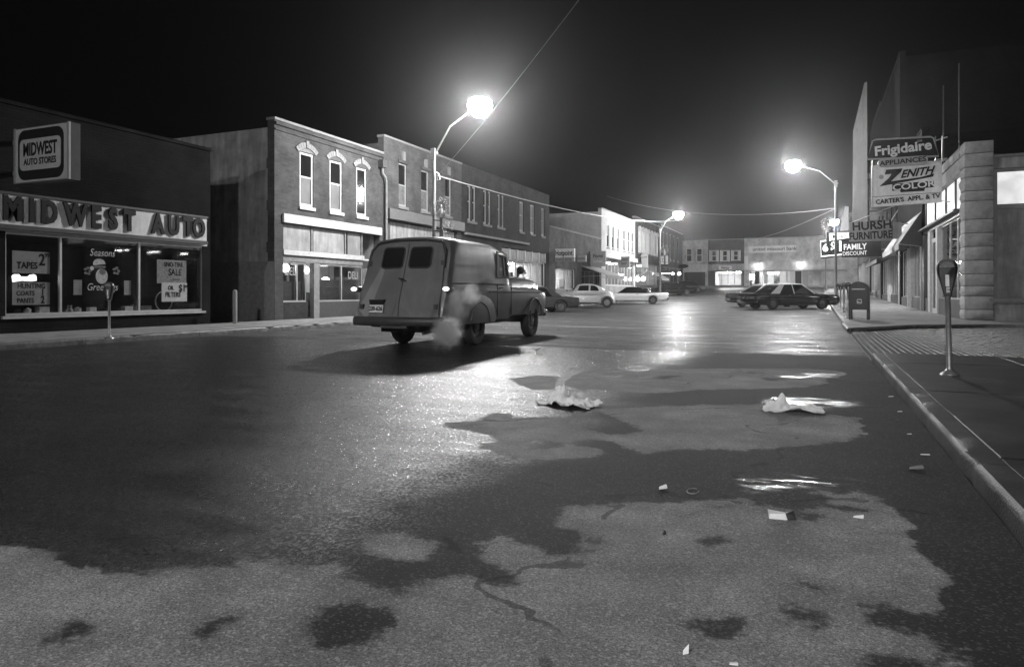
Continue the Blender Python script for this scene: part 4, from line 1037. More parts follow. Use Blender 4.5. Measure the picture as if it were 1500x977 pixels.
E3 = endb('bank_building', 'broad plain bank building with a long strip sign and two wall lamps', 1090.3, 1262, bank_t, M['brick_tan'], [eh(1098, 1120, 397, 421), eh(1124, 1152, 397, 421), eh(1154, 1185, 397, 421), eh(1190, 1203, 397, 421)])
part(MB().box(xE(1092), xE(1240), YE - .25, YE - .003, zE_(1150, 397.5), zE_(1150, 395.8)), 'ledge', M['stone_trim'], E3)
x0, x1 = xE(1098), xE(1203)
part(MB().box(x0, x1, YE + 4, YE + 4.1, zb, z1 + .4).box(x0, x1, YE + .31, YE + 4, z1 + .4, z1 + .45), 'bank_lobby', M['interior'], E3)
part(MB().box(xE(1098), xE(1104), YE + .2, YE + .28, zE_(1100, 409), zE_(1100, 402)), 'glow_panel', M['ceil'], E3)
part(MB().box(xE(1124.5), xE(1140), YE + .5, YE + .7, zE_(1130, 401), zE_(1130, 399)), 'ceiling_light', M['ceil'], E3)
for a, b in ((1098, 1120), (1124, 1152), (1154, 1185)):
    m = MB(); n = 3; X0, X1 = xE(a), xE(b)
    for i in range(n + 1): m.box(X0 + (X1 - X0) * i / n - .04, X0 + (X1 - X0) * i / n + .04, YE + .1, YE + .18, zb, z1 + .2)
    f = part(m, 'shop_window', M['white_paint'], E3)
    for i in range(n): part(MB().box(X0 + (X1 - X0) * i / n + .05, X0 + (X1 - X0) * (i + 1) / n - .05, YE + .13, YE + .14, zb, z1 + .2), 'pane', M['shop_glass' if i != 1 else 'dark_glass'], f)
for px_ in (1122, 1161): part(MB().box(xE(px_) - .25, xE(px_) + .25, YE - .03, YE - .004, zb, z1 + .1), 'column', M['white_paint'], E3)
flatsign('bank_sign', 'long pale strip sign lettered united missouri bank high on the end building', 'sign', (xE(1131), YE - .12, zE_(1131, 365)), (1, 0, 0), (0, -1, 0), xE(1167) - xE(1097), .95, 'sign_white', [('united missouri bank', .72, .3, 0, {'bold': .012, 'sx': .98})], th=.08, board='board')
flatsign('blade_sign', 'small upright pale sign at the left corner of the bank wall', 'sign', (xE(1093.5), YE - .5, zE_(1093, 385)), (1, 0, 0), (0, -1, 0), .5, 1.9, 'sign_white', [], th=.1, board='board')
for px_, py, l in ((1111, 389, 'left of the two glaring wall lamps on the bank front'), (1173, 387, 'right of the two glaring wall lamps on the bank front')):
    q = ony(px_, py, YE - .45); t = thing('wall_lamp', l, 'lamp', q, 'wall lamps on the bank')
    part(MB().ell(q, (.16, .16, .16), 12, 8), 'bulb', M['walllamp'], t, smooth=True)
    part(MB().tube([q + Vector((0, .1, .15)), q + Vector((0, .3, .25)), (q.x, YE - .003, q.z + .2)], .03, 6).lathe([(.05, .22), (.24, .16)], q, 12), 'bracket', M['iron'], t)

# ------------------------------------------------------------------ right row
zc0 = Rz(1412, 306); zp1 = Rz(1413, 208); yR0 = Ry(1413); ywin0 = yR0 + .75; yR1 = Ry(1352)
zbk = Rz(1408, 439)
Rb = thing('appliance_store', 'stone cornered store with lit transom glass behind the hanging appliance signs', 'building', (XR, yR0, zg(yR0)))
zsb = Rz(1411, 250)
# cornice band over the transom, broken into stones
yy = ywin0
while yy < yR1 - .1:
    ye = min(yy + .95, yR1)
    part(MB().box(XR + random.uniform(-.03, .0), XR + .3, yy + .01, ye - .01, zsb + .02, zsb + .5), 'stone_block', M['stone'], Rb)
    part(MB().box(XR - .06 + random.uniform(-.02, .01), XR + .3, yy + .01, ye - .01, zsb + .52, zp1 - .12), 'stone_block', M['stone'], Rb); yy = ye
part(MB().box(XR - .02, XR + .4, yR0 + .5, yR1, zp1 - .11, zp1 - .03), 'coping', M['stone_trim'], Rb)
def rock(x0, x1, y0, y1, z0, z1, amp, seed):
    """rock-faced block: two outer faces bulge unevenly"""
    rnd = random.Random(seed); m = MB(); nx, nz = 4, 3
    def P(u, v_, face):
        e = 0 if u in (0, nx) or v_ in (0, nz) else amp * rnd.uniform(.3, 1.1)
        m_ = .012
        z = z0 + m_ + (z1 - z0 - 2 * m_) * v_ / nz
        if face == 'f': return (x0 + (x1 - x0) * u / nx, y0 - e, z)
        return (x0 - e, y0 + (y1 - y0) * u / nx, z)
    for face in 'fs':
        g_ = [P(u, v_, face) for v_ in range(nz + 1) for u in range(nx + 1)]
        m.add(g_, [(a + b * (nx + 1), a + 1 + b * (nx + 1), a + 1 + (b + 1) * (nx + 1), a + (b + 1) * (nx + 1)) for a in range(nx) for b in range(nz)])
    m.add([(x0, y0, z0 + .012), (x1, y0, z0 + .012), (x1, y1, z0 + .012), (x0, y1, z0 + .012), (x0, y0, z1 - .012), (x1, y0, z1 - .012), (x1, y1, z1 - .012), (x0, y1, z1 - .012)], [(0, 1, 2, 3), (4, 5, 6, 7), (1, 2, 6, 5), (2, 3, 7, 6)])
    return m
zz = zg(yR0) + SW; k = 0
while zz < zp1 - .2:
    hh = min(random.choice((.34, .4, .46, .62)), zp1 - zz)
    if zp1 - zz - hh < .25: hh = zp1 - zz
    part(rock(XR, XR + .82, yR0, yR0 + .75, zz, zz + hh, .085, k), 'stone_block', M['stone'], Rb, smooth=50); zz += hh; k += 1
part(MB().box(XR + .05, XR + .75, yR0 + .05, yR0 + .7, zg(yR0), zp1 - .05), 'pier_core', M['stone_trim'], Rb)
yS = yR0 + .06; zside = ony(1460, 231, yS).z
def sx(px): return ony(px, HY, yS).x
lx0, lx1, lz1, lz0 = sx(1462), sx(1545), ony(1462, 252, yS).z, ony(1462, 299, yS).z
bz1, bz0 = ony(1462, 306, yS).z, ony(1462, 437, yS).z
part(wall(yS, -1, XR + .83, 24, zg(yR0) - .3, zside, [(lx0 - .12, lx1 + .12, bz0, lz1 + .12)], axis='y', th=.35), 'side_wall', M['stucco'], Rb)
part(MB().box(XR + .83, 24, yS - .05, yS + .4, zside + .003, zside + .09), 'coping', M['stone_trim'], Rb)
part(MB().box(lx0 - .3, lx1 + .3, yS - .09, yS - .003, bz0 - .14, bz0 - .003), 'sill', M['stone_trim'], Rb)
part(MB().box(XR + .84, 24, yS - .04, yS - .003, zg(yR0), zg(yR0) + .75), 'plinth', M['stucco'], Rb)
f = part(MB().box(lx0 - .11, lx0, yS + .1, yS + .2, bz0, lz1 + .11).box(lx1, lx1 + .11, yS + .1, yS + .2, bz0, lz1 + .11).box(lx0, lx1, yS + .1, yS + .2, lz1, lz1 + .11).box(lx0, lx1, yS + .1, yS + .2, bz1, lz0), 'side_window', M['grey_paint'], Rb)
part(MB().box(lx0, lx1, yS + .14, yS + .16, lz0, lz1), 'lit_pane', M['litpane'], f)
for i in range(2):
    a = lx0 + (lx1 - lx0) * i / 2; b = lx0 + (lx1 - lx0) * (i + 1) / 2
    part(MB().box(a + .005, b - .005, yS + .15, yS + .18, bz0 + .004, bz1), 'board_panel', M['panel_grey'], f)
part(MB().box(XR + .31, 24, yR0 + .8, yR1, zsb + .2, zsb + .3), 'roof', M['roofing'], Rb)
part(MB().box(23.7, 24, yR0 + .5, yR1, 0, zsb + .3).box(XR + .3, 24, yR1 - .25, yR1 - .01, 0, zsb + .3), 'back_wall', M['brick_low'], Rb)
# transom lights, canopy and shop front
tp = [ywin0, Ry(1394), Ry(1380), Ry(1365), yR1]
for a, b in zip(tp[:-1], tp[1:]):
    part(MB().box(XR + .16, XR + .18, a + .06, b - .06, zc0 + .08, zsb), 'transom_pane', M['transom'], Rb)
    part(MB().box(XR + .1, XR + .22, b - .055, b + .055, zc0 + .08, zsb), 'transom_post', M['dark_paint'], Rb)
part(MB().box(XR - .22, XR + .25, ywin0 - .05, yR1, zc0, zc0 + .07), 'canopy', M['dark_paint'], Rb)
part(MB().box(XR + .02, XR + .3, ywin0, yR1, zc0 - .12, zc0 - .005), 'shop_head', M['alu'], Rb)
zf = zg(yR0) + SW
def rshop(t, y0, y1, zb_, zt, n, bk='dark_paint', fr='alu', lab=None):
    shop_window(t, -1, XR, y0, y1, zb_, zt, n, fr=fr, label=lab)
    part(MB().box(XR + .03, XR + .3, y0, y1, zf - .3, zb_), 'bulkhead', M[bk], t)
rshop(Rb, ywin0, Ry(1374), zbk, zc0 - .13, [ywin0, Ry(1397), Ry(1386), Ry(1374)])
part(MB().box(XR - .03, XR + .15, Ry(1374) + .02, Ry(1371.5), zf, zc0 - .13), 'white_jamb', M['white_paint'], Rb)
door(Rb, -1, XR, Ry(1371) + .1, Ry(1363), zf, zc0 - .5, fr='white_paint', inset=.06, trim=.16)
part(MB().box(XR - .02, XR + .12, Ry(1363) + .05, Ry(1360), zf, zc0 - .13), 'white_jamb', M['white_paint'], Rb)
part(MB().box(XR - .02, XR + .2, yR1 - .5, yR1 + .3, zf, zc0 - .13), 'dark_post', M['dark_paint'], Rb)
rshop(Rb, Ry(1360) + .05, yR1 - .52, zbk, zc0 - .13, 2, fr='white_paint')
room(Rb, -1, XR, ywin0, yR1, zf, zc0, 6, 'interior', 'ceil_dim')
part(MB().box(XR + .6, XR + .64, Ry(1397), Ry(1376), zbk, zc0 - .4), 'drape', M['white_paint'], Rb, label='pale drape hanging inside the window')
for k, (py, l) in enumerate(((400, 'upper'), (411, 'middle'), (422, 'lower'))):
    part(MB().box(XR + .5, XR + .9, ywin0 + .1, Ry(1399), Rz(1405, py) - .02, Rz(1405, py) + .02), 'shelf', M['white_paint'], Rb)
text('TV', .5, M['paintwash'], Rb, (XR + .1, Ry(1405), zc0 - .75), (0, -1, 0), (-1, 0, 0), depth=.003, bold=.02)
# goods: two appliances and a console set in the window
for k, (px, w_, h_, l) in enumerate(((1392, .7, 1.25, 'white upright range in the appliance store window'), (1383, .75, 1.5, 'white refrigerator in the appliance store window'), (1367, .9, .8, 'dark console television set in the appliance store window'))):
    y = Ry(px); b = Vector((XR + 1.6, y, zf))
    t = thing(['range_cooker', 'refrigerator', 'console_television'][k], l, ['cooker', 'fridge', 'television'][k], b)
    part(MB().box(b.x - .32, b.x + .32, y - w_ / 2, y + w_ / 2, zf + .06, zf + h_), 'cabinet', M['car_white' if k < 2 else 'wood'], t)
    part(MB().box(b.x - .35, b.x - .322, y - w_ * .45, y + w_ * .45, zf + h_ * .3, zf + h_ * .92), 'front_panel', M['dark_glass' if k == 2 else 'goods_light'], t)
    part(MB().box(b.x - .28, b.x + .28, y - w_ * .42, y + w_ * .42, zf, zf + .058), 'feet', M['black'], t)

def rbuild(name, label, y0, y1, zt, mt, z_shop, lit='ceil_dim', n=5, wins=0, rc='interior'):
    zb = zg(y0) + SW
    hol = [(y0 + .45, y1 - .45, zb - .3, z_shop)]
    ws = []
    for i in range(wins):
        c_ = y0 + (y1 - y0) * (i + .5) / wins; ws.append((c_ - .45, c_ + .45, z_shop + 1.6, z_shop + 3.3))
    t = shell(name, label, -1, y0, y1, zt, M[mt], hol + ws, depth=14, coping=M['brick_black'] if mt == 'brick_black' else True)
    for w in ws: sash(t, -1, XR, *w, fr='grey_paint')
    ym = (y0 + y1) / 2
    room(t, -1, XR, y0 + .45, y1 - .45, zb, z_shop, 5, rc, lit)
    shop_window(t, -1, XR, y0 + .45, ym - .7, zb + .6, z_shop, n, fr='alu')
    shop_window(t, -1, XR, ym + .7, y1 - .45, zb + .6, z_shop, n, fr='alu')
    part(MB().box(XR + .03, XR + .28, y0 + .45, ym - .7, zb - .4, zb + .6).box(XR + .03, XR + .28, ym + .7, y1 - .45, zb - .4, zb + .6), 'bulkhead', M['dark_paint'], t)
    door(t, -1, XR, ym - .45, ym + .45, zb, zb + 2.3, inset=1.0)
    part(MB().box(XR - .05, XR + .2, ym - .7, ym - .6, zb, z_shop).box(XR - .05, XR + .2, ym + .6, ym + .7, zb, z_shop).box(XR - .04, XR + .2, y0 + .2, y0 + .45, zb, z_shop), 'white_jamb', M['white_paint'], t)
    return t
yS2, yS3, yS4, yS5 = 48.0, 61.6, 74.0, 95.5
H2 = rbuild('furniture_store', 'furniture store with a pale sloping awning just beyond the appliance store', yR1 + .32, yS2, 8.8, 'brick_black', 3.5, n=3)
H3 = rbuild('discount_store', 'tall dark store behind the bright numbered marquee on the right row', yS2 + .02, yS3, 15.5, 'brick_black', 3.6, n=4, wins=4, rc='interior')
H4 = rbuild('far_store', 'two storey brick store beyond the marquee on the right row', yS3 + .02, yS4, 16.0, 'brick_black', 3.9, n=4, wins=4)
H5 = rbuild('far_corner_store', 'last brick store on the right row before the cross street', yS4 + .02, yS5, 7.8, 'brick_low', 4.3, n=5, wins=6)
# furniture store awning, folded arms and valance
ya, yb = yR1 + .5, yS2 - .5
aw = thing('sloping_awning', 'pale canvas awning sloping out over the pavement in front of the furniture store', 'awning', (XR, ya, 3.3))
m = MB(); n = 9
for i in range(n):
    a, b = ya + (yb - ya) * i / n, ya + (yb - ya) * (i + 1) / n
    part(MB().add([(XR - .02, a, 4.95), (XR - .02, b - .012, 4.95), (XR - .95, b - .012, 3.47), (XR - .95, a, 3.47), (XR - .02, a, 4.93), (XR - .02, b - .012, 4.93), (XR - .95, b - .012, 3.45), (XR - .95, a, 3.45)], [(0, 1, 2, 3), (7, 6, 5, 4), (0, 3, 7, 4), (1, 5, 6, 2)]), 'canvas_strip', M['awning'], aw)
    part(MB().box(XR - .97, XR - .95, a, b - .03, 3.18, 3.465), 'valance', M['awning'], aw)
part(MB().tube([(XR - .94, ya, 3.44), (XR - .94, yb, 3.44)], .025, 6), 'front_rail', M['steel'], aw)
part(MB().tube([(XR, ya + .02, 3.3), (XR - .94, ya + .02, 3.44)], .02, 6).tube([(XR, yb - .02, 3.3), (XR - .94, yb - .02, 3.44)], .02, 6), 'arm', M['steel'], aw)
part(MB().add([(XR, ya - .01, 4.9), (XR - .93, ya - .01, 3.45), (XR, ya - .01, 3.3)], [(0, 1, 2)]), 'side_flap', M['awning_dark'], aw)
# second awning, dark, under the marquee
aw2 = thing('dark_awning', 'dark awning hanging low beneath the bright marquee', 'awning', (XR, 50, 3))
part(MB().prism([(XR - .01, 3.7), (XR - 1.1, 3.25), (XR - 1.1, 3.0), (XR - .01, 3.4)], 50, 61, 'y'), 'canvas', M['awning_dark'], aw2)
part(MB().box(XR - 1.13, XR - 1.105, 50, 61, 3.0, 3.22), 'valance', M['sign_mid'], aw2)
# small shop lamps glowing inside the right row
for k, (px, py, l) in enumerate(((1343, 371, 'small bright lamp high inside the furniture store window'), (1330, 399, 'small lamp low inside the furniture store window'), (1312, 393, 'small lamp behind the glass past the furniture store door'), (1289, 403, 'faint lamp behind the glass below the furniture sign'), (1270, 402, 'faint lamp over the mailbox behind the glass'))):
    q = onx(px, py, XR + 1.2); t = thing('shop_lamp', l, 'lamp', q)
    part(MB().ell(q, (.12, .12, .12), 12, 8), 'globe', M['globe'], t, smooth=True)
    part(MB().tube([q + Vector((0, 0, .1)), q + Vector((0, 0, .5))], .012, 6), 'cord', M['black'], t)

M['tower'] = mat('tower_stucco', .075, .8, .2, 1.5, .2, 30, stain=.3)
# ---- blade tower
yt = 50.0
def P2(px, py, y=yt): q = ony(px, py, y); return (q.x, q.z)
tw = thing('blade_tower', 'tall pale blade tower standing out from the wall above the furniture sign', 'tower', (ony(1259, 330, yt).x, yt, ony(1259, 334, yt).z))
part(MB().prism([P2(1249, 334), P2(1271, 334), P2(1270, 120), P2(1266, 122), P2(1250, 190)], yt, yt + .5, 'y'), 'face', M['tower'], tw)
part(MB().box(ony(1271, 334, yt).x + .004, XR + .02, yt + .1, yt + .4, 5.4, 5.7).box(ony(1271, 334, yt).x + .004, XR + .02, yt + .1, yt + .4, 8.4, 8.7), 'bracket', M['dark_paint'], tw)
t2 = ony(1240, 335, 60)
tw = thing('blade_sign', 'narrow pale upright blade sign left of the tall blade tower', 'sign', (t2.x, 60, t2.z))
part(MB().prism([P2(1231, 338, 60), P2(1243, 338, 60), P2(1243, 303, 60), P2(1238, 302, 60)], 60, 60.3, 'y'), 'face', M['sign_white'], tw)
part(MB().box(ony(1243, 335, 60).x, XR, 60.1, 60.2, t2.z + .2, t2.z + .3).box(ony(1243, 335, 60).x, XR, 60.1, 60.2, t2.z + 1.2, t2.z + 1.3), 'bracket', M['dark_paint'], tw)

# ---- hanging signs over the right pavement
yz = 31.6
def S(px, py, y=yz): q = ony(px, py, y); return (q.x, q.z)
ux, nz_ = (1, 0, 0), (0, -1, 0)
fs_ = thing('appliance_sign', 'dark trapezoid neon sign lettered Frigidaire APPLIANCES, topmost of the hanging signs', 'sign', (ony(1320, 240, yz).x, yz, ony(1320, 240, yz).z))
ol = [S(1270, 234), S(1278, 207), S(1283, 205), S(1363, 201), S(1368, 203), S(1375, 229)]
part(MB().prism(ol, yz, yz + .25, 'y'), 'cabinet', M['sign_dark'], fs_)
part(MB().tube([(x, yz - .02, z) for x, z in ol], .035, 6, closed=True), 'border', M['sign_mid'], fs_)
a = S(1322, 239); wpl = (S(1358, 235)[0] - S(1285, 237)[0])
part(MB().prism(rrect(a[0], a[1] + .05, wpl, .36, .17), yz - .06, yz + .1, 'y'), 'plaque', M['sign_mid'], fs_)
tl = S(1322, 218)
text('Frigidaire', .52, M['sign_white'], fs_, (tl[0], yz - .012, tl[1]), (1, 0, .06), nz_, depth=.03, bold=.028, sx=1.02)
text('APPLIANCES', .27, M['sign_dark'], fs_, (a[0], yz - .065, a[1] + .05), (1, 0, .05), nz_, depth=.01, bold=.02, sx=1.08)
text('GM', .12, M['sign_mid'], fs_, (S(1347, 207)[0], yz - .012, S(1347, 207)[1]), (1, 0, .06), nz_, depth=.01, bold=.02)
cr = S(1378, 235); 
part(MB().tube([(S(1366, 207)[0], yz + .1, S(1366, 207)[1]), (XR + .05, yz + .1, S(1366, 202)[1])], .03, 6).tube([(S(1370, 234)[0], yz + .1, S(1370, 234)[1]), (XR + .05, yz + .1, S(1370, 233)[1])], .03, 6).tube([(S(1381, 200)[0], yz + .1, S(1381, 199)[1]), (S(1381, 236)[0], yz + .1, S(1381, 236)[1])], .03, 6).tube([(S(1371, 199)[0], yz + .1, S(1371, 199)[1]), (S(1371, 236)[0], yz + .1, S(1371, 236)[1])], .02, 6), 'pipe_frame', M['steel'], fs_)
zs = thing('television_sign', 'white board sign lettered ZENITH COLOR over CARTER\'S APPL. & TV, under the dark neon sign', 'sign', (ony(1327, 300, yz).x, yz, ony(1327, 300, yz).z))
bo = [S(1277, 303), S(1277, 244), S(1379, 236), S(1379, 296)]
part(MB().prism(bo, yz, yz + .25, 'y'), 'cabinet', M['sign_white'], zs)
part(MB().tube([(x, yz - .01, z) for x, z in bo], .03, 4, closed=True), 'border', M['alu'], zs)
part(MB().tube([(S(1277, 289)[0], yz - .006, S(1277, 289)[1]), (S(1379, 282)[0], yz - .006, S(1379, 282)[1])], .012, 4), 'rule_line', M['sign_dark'], zs)
# slanted lightning Z and the other letters
def poly(t, pts, name, mt, y=yz, d=.012, off=.0): part(MB().prism([S(*p, y) for p in pts], y - d - off, y - off - .001, 'y'), name, M[mt], t)
poly(zs, [(1298, 249), (1322, 247), (1320, 252), (1305, 266), (1348, 260), (1368, 254.5), (1367, 259), (1330, 266), (1288, 273.5), (1302, 261), (1306, 255), (1296, 256)], 'lightning_letter', 'sign_dark')
e = S(1342, 254); text('ENITH', .42, M['sign_dark'], zs, (e[0] - .0, yz - .006, e[1] + .02), (1, 0, .09), nz_, depth=.012, bold=.03, sx=.93, shear=.45)
poly(zs, [(1307, 270), (1368, 265), (1368, 274.5), (1355, 275.7), (1354, 280), (1319, 282), (1318.5, 279), (1307, 280)], 'colour_plaque', 'sign_dark', off=.0)
e = S(1338, 272.5); text('COLOR', .34, M['sign_white'], zs, (e[0], yz - .015, e[1]), (1, 0, .065), nz_, depth=.008, bold=.02, sx=1.25)
e = S(1329, 292); text("CARTER'S  APPL. & TV", .25, M['sign_dark'], zs, (e[0], yz - .006, e[1]), (1, 0, .065), nz_, depth=.01, bold=.03, sx=.92)
e = S(1291, 259.5); t_ = MB().prism([(e[0] + .09 * math.cos(i * .5236), e[1] + .09 * math.sin(i * .5236)) for i in range(12)], yz - .01, yz - .001, 'y'); part(t_, 'round_mark', M['grey_paint'], zs)
part(MB().tube([(S(1278, 234)[0], yz + .1, S(1278, 234)[1]), (S(1278, 244)[0], yz + .1, S(1278, 244)[1])], .02, 6).tube([(S(1372, 236)[0] , yz + .1, S(1372, 236)[1]), (XR + .05, yz + .1, S(1372, 235)[1])], .025, 6).tube([(S(1378, 294)[0], yz + .1, S(1378, 294)[1]), (XR + .3, yz + .1, S(1378, 297)[1])], .02, 6), 'hanger', M['steel'], zs)
yh = 42.0
hf = thing('furniture_sign', 'grey board sign reading HURSH FURNITURE in dark capitals', 'sign', (ony(1276, 352, yh).x, yh, ony(1276, 352, yh).z))
bo = [S(1244, 354, yh), S(1244, 326, yh), S(1306, 323, yh), S(1306, 352, yh)]
part(MB().prism(bo, yh, yh + .2, 'y'), 'board', M['sign_mid'], hf)
part(MB().prism([S(1308, 350, yh), S(1308, 325, yh), S(1321, 325.5, yh), S(1321, 350, yh)], yh + .05, yh + .15, 'y'), 'end_board', M['panel_grey'], hf)
e = S(1276, 331.5, yh); text('HURSH', .62, M['sign_dark'], hf, (e[0] + .03, yh - .003, e[1] + .02), (1, 0, .04), nz_, depth=.012, bold=.028, sx=.95)
e = S(1275, 345.5, yh); text('FURNITURE', .55, M['sign_dark'], hf, (e[0] + .0, yh - .003, e[1]), (1, 0, .04), nz_, depth=.012, bold=.028, sx=.72)
part(MB().tube([(bo[1][0] + .1, yh + .1, bo[1][1]), (XR, yh + .1, 6.0)], .02, 6).tube([(bo[2][0] + .4, yh + .1, bo[2][1] - .2), (XR + .02, yh + .1, bo[2][1] - .2)], .03, 6), 'stay', M['steel'], hf)
ym_ = 54.0
mq = thing('marquee_sign', 'bright edged dark marquee reading 6 $1 with a white strip lettered Music on top', 'sign', (ony(1235, 376, ym_).x, ym_, ony(1235, 376, ym_).z))
bo = [S(1203, 376, ym_), S(1202, 354, ym_), S(1262, 345, ym_), S(1262, 370, ym_)]
part(MB().prism(bo, ym_, ym_ + 3.5, 'y'), 'cabinet', M['sign_dark'], mq)
part(MB().tube([(bo[3][0], ym_ - .03, bo[3][1]), (bo[0][0], ym_ - .03, bo[0][1]), (bo[1][0], ym_ - .03, bo[1][1]), (bo[2][0], ym_ - .03, bo[2][1])], .05, 6), 'neon_border', M['neon'], mq)
e = S(1209, 363.5, ym_); text('6', .72, M['neon'], mq, (e[0], ym_ - .01, e[1]), ux, nz_, depth=.03, bold=.035)
e = S(1226, 361.5, ym_); text('$1', .95, M['neon'], mq, (e[0], ym_ - .01, e[1]), ux, nz_, depth=.03, bold=.035, sx=.8)
bo = [S(1215, 351.5, ym_), S(1214, 342.5, ym_), S(1243, 341, ym_), S(1243, 347.5, ym_)]
part(MB().prism(bo, ym_ - .3, ym_ - .1, 'y'), 'top_strip', M['neon'], mq)
e = S(1230, 346.5, ym_); text('Music', .34, M['sign_dark'], mq, (e[0], ym_ - .302, e[1]), (1, 0, .08), nz_, depth=.01, bold=.03, sx=1.2)
fd = thing('discount_sign', 'dark sign with dim FAMILY DISCOUNT letters between marquee and furniture sign', 'sign', (ony(1262, 378, 49).x, 49, ony(1262, 378, 49).z))
yf_ = 49.0
part(MB().prism([S(1233, 377, yf_), S(1233, 356, yf_), S(1291, 353, yf_), S(1291, 376, yf_)], yf_, yf_ + .3, 'y'), 'board', M['sign_dark'], fd)
e = S(1251, 362, yf_); text('FAMILY', .5, M['neon_dim'], fd, (e[0] + .05, yf_ - .003, e[1]), (1, 0, .03), nz_, depth=.02, bold=.02, sx=.8)
e = S(1248, 371.5, yf_); text('DISCOUNT', .34, M['neon_dim'], fd, (e[0] + .15, yf_ - .003, e[1]), (1, 0, .03), nz_, depth=.02, bold=.01, sx=.8)
part(MB().tube([(S(1285, 354, yf_)[0], yf_ + .15, S(1285, 354, yf_)[1]), (XR + .02, yf_ + .15, 6.2)], .02, 6).box(S(1291, 360, yf_)[0], XR + .02, yf_ + .1, yf_ + .2, S(1291, 366, yf_)[1], S(1291, 364, yf_)[1]), 'stay', M['steel'], fd)
t = onx(1286, 366, XR - .5)
# roof masts
for px, a, b, l in ((1382, 126, 224, 'lit roof pole just right of the neon appliance sign'), (1405, 93, 195, 'taller faint roof pole above the stone pier')):
    q = onx(px, b, XR + .6); top = onx(px, a, XR + .6); base = Vector((q.x, q.y, zsb + .3))
    t = thing('roof_mast', l, 'pole', base)
    part(MB().tube([base, (q.x, q.y, top.z)], .025, 8), 'pole', M['iron'], t); part(MB().box(q.x - .1, q.x + .1, q.y - .1, q.y + .1, base.z, base.z + .06), 'foot', M['steel'], t)

# ---- hanging signs on the left row, facing the camera
def hang(name, label, x0p, x1p, py, hpx, y, mt, lines, th=.25, arm=True, **kw):
    a, b = ony(x0p, py, y), ony(x1p, py, y); hh = hpx / F * (a - Vector((0, 0, H))).dot(Vector((FW[0], FW[1], 0)))
    t = flatsign(name, label, 'sign', ((a.x + b.x) / 2, y, (a.z + b.z) / 2), (1, 0, 0), (0, -1, 0), abs(b.x - a.x), hh, mt, lines(hh, abs(b.x - a.x)), th=th, board='cabinet', **kw)
    if arm: part(MB().box(XL - .05, min(a.x, b.x) + .1, y + .08, y + .16, a.z + hh * .3, a.z + hh * .36).box(XL - .05, min(a.x, b.x) + .1, y + .08, y + .16, a.z - hh * .3, a.z - hh * .24), 'bracket', M['steel'], t)
    return t
yh1 = Ly(809) + .6
hang('appliance_sign', 'white box sign lettered Hotpoint over the bright shop on the left row', 811, 841, 371, 13, yh1, 'sign_white', lambda h, w: [('Hotpoint', h * .8, 0, 0, {'bold': .03, 'sx': .68})])
hang('name_board', 'dark lettered strip under the Hotpoint sign', 811, 841, 381, 4.5, yh1, 'sign_mid', lambda h, w: [('REYNOLDS  ELECTRIC', h * .9, 0, 0, {'sx': .62})])
hang('florist_sign', 'ornate rounded sign with a dark band, right of the Hotpoint sign', 865, 887, 379, 22, Ly(864), 'sign_mid', lambda h, w: [('Florist', h * .34, 0, h * .17, {'bold': .02}), ('FLOWERS', h * .17, 0, -h * .2, {'m': 'sign_white'})])
hang('small_sign', 'small faded sign between Hotpoint and the florist sign', 845, 858, 379, 9, Ly(846), 'sign_mid', lambda h, w: [('SHOES', h * .5, 0, 0)])
hang('square_sign', 'square grey shop sign in front of the pale building', 906, 922, 384, 16, Ly(905), 'sign_mid', lambda h, w: [('BARBER', h * .26, 0, h * .2), ('SHOP', h * .26, 0, -h * .15)])
hang('upright_sign', 'tall narrow sign hanging before the arched window building', 939.5, 949, 382, 20, Ly(937), 'sign_mid', lambda h, w: [('CAFE', h * .2, 0, h * .25)])
hang('bright_sign', 'bright white square sign near the candle decoration at the far left lamp', 966, 978, 381, 12, Ly(964), 'sign_white', lambda h, w: [('TV', h * .5, 0, 0)])
q = ony(1001, 390, Ly(994)); 
t = thing('oval_sign', 'dark oval sign at the far end of the left row', 'sign', q)
part(MB().ell(q, (.7, .1, .28), 20, 8), 'oval_board', M['sign_dark'], t, smooth=True); part(MB().tube([q + Vector((-.6, 0, 0)), (XL, q.y, q.z)], .03, 6), 'bracket', M['steel'], t)
# awnings of the left row
def awn(label, p0, p1, py0, py1, proj, mt):
    y0, y1 = Ly(p0), Ly(p1); z1 = Lz((p0 + p1) / 2, py0); z0 = z1 - .75
    t = thing('awning', label, 'awning', (XL, y0, z0))
    part(MB().prism([(XL + .01, z1), (XL + proj, z0), (XL + proj, z0 - .25), (XL + proj - .02, z0 - .25), (XL + proj - .03, z0 - .03), (XL + .01, z1 - .04)], y0, y1, 'y'), 'canvas', M[mt], t)
    part(MB().tube([(XL, y0 + .05, z0 - .1), (XL + proj, y0 + .05, z0 - .04)], .02, 6).tube([(XL, y1 - .05, z0 - .1), (XL + proj, y1 - .05, z0 - .04)], .02, 6), 'arm', M['steel'], t)
awn('grey awning beyond the Hotpoint shop, over dark windows', 852, 879, 391, 400, 2.1, 'awning')
awn('small pale awning under the tall narrow sign', 951, 962, 398, 404, 1.4, 'sign_white')
for px, py, l in ((934, 409, 'left one of the two round white globe lights above the white topped car'), (942.3, 408.5, 'right one of the two round white globe lights above the white topped car')):
    q = ony(px, py, Ly(931)); t = thing('globe_light', l, 'lamp', q, 'globe lights above the long car')
    part(MB().ell(q, (.22, .22, .22), 14, 10), 'globe', M['globe'], t, smooth=True); part(MB().tube([q + Vector((0, .1, .15)), q + Vector((0, .1, .6)), (XL, q.y + .1, q.z + .6)], .02, 6), 'bracket', M['iron'], t)
q = ony(995, 401, Ly(992)); t = thing('globe_light', 'single small globe light at the end of the left row', 'lamp', q)
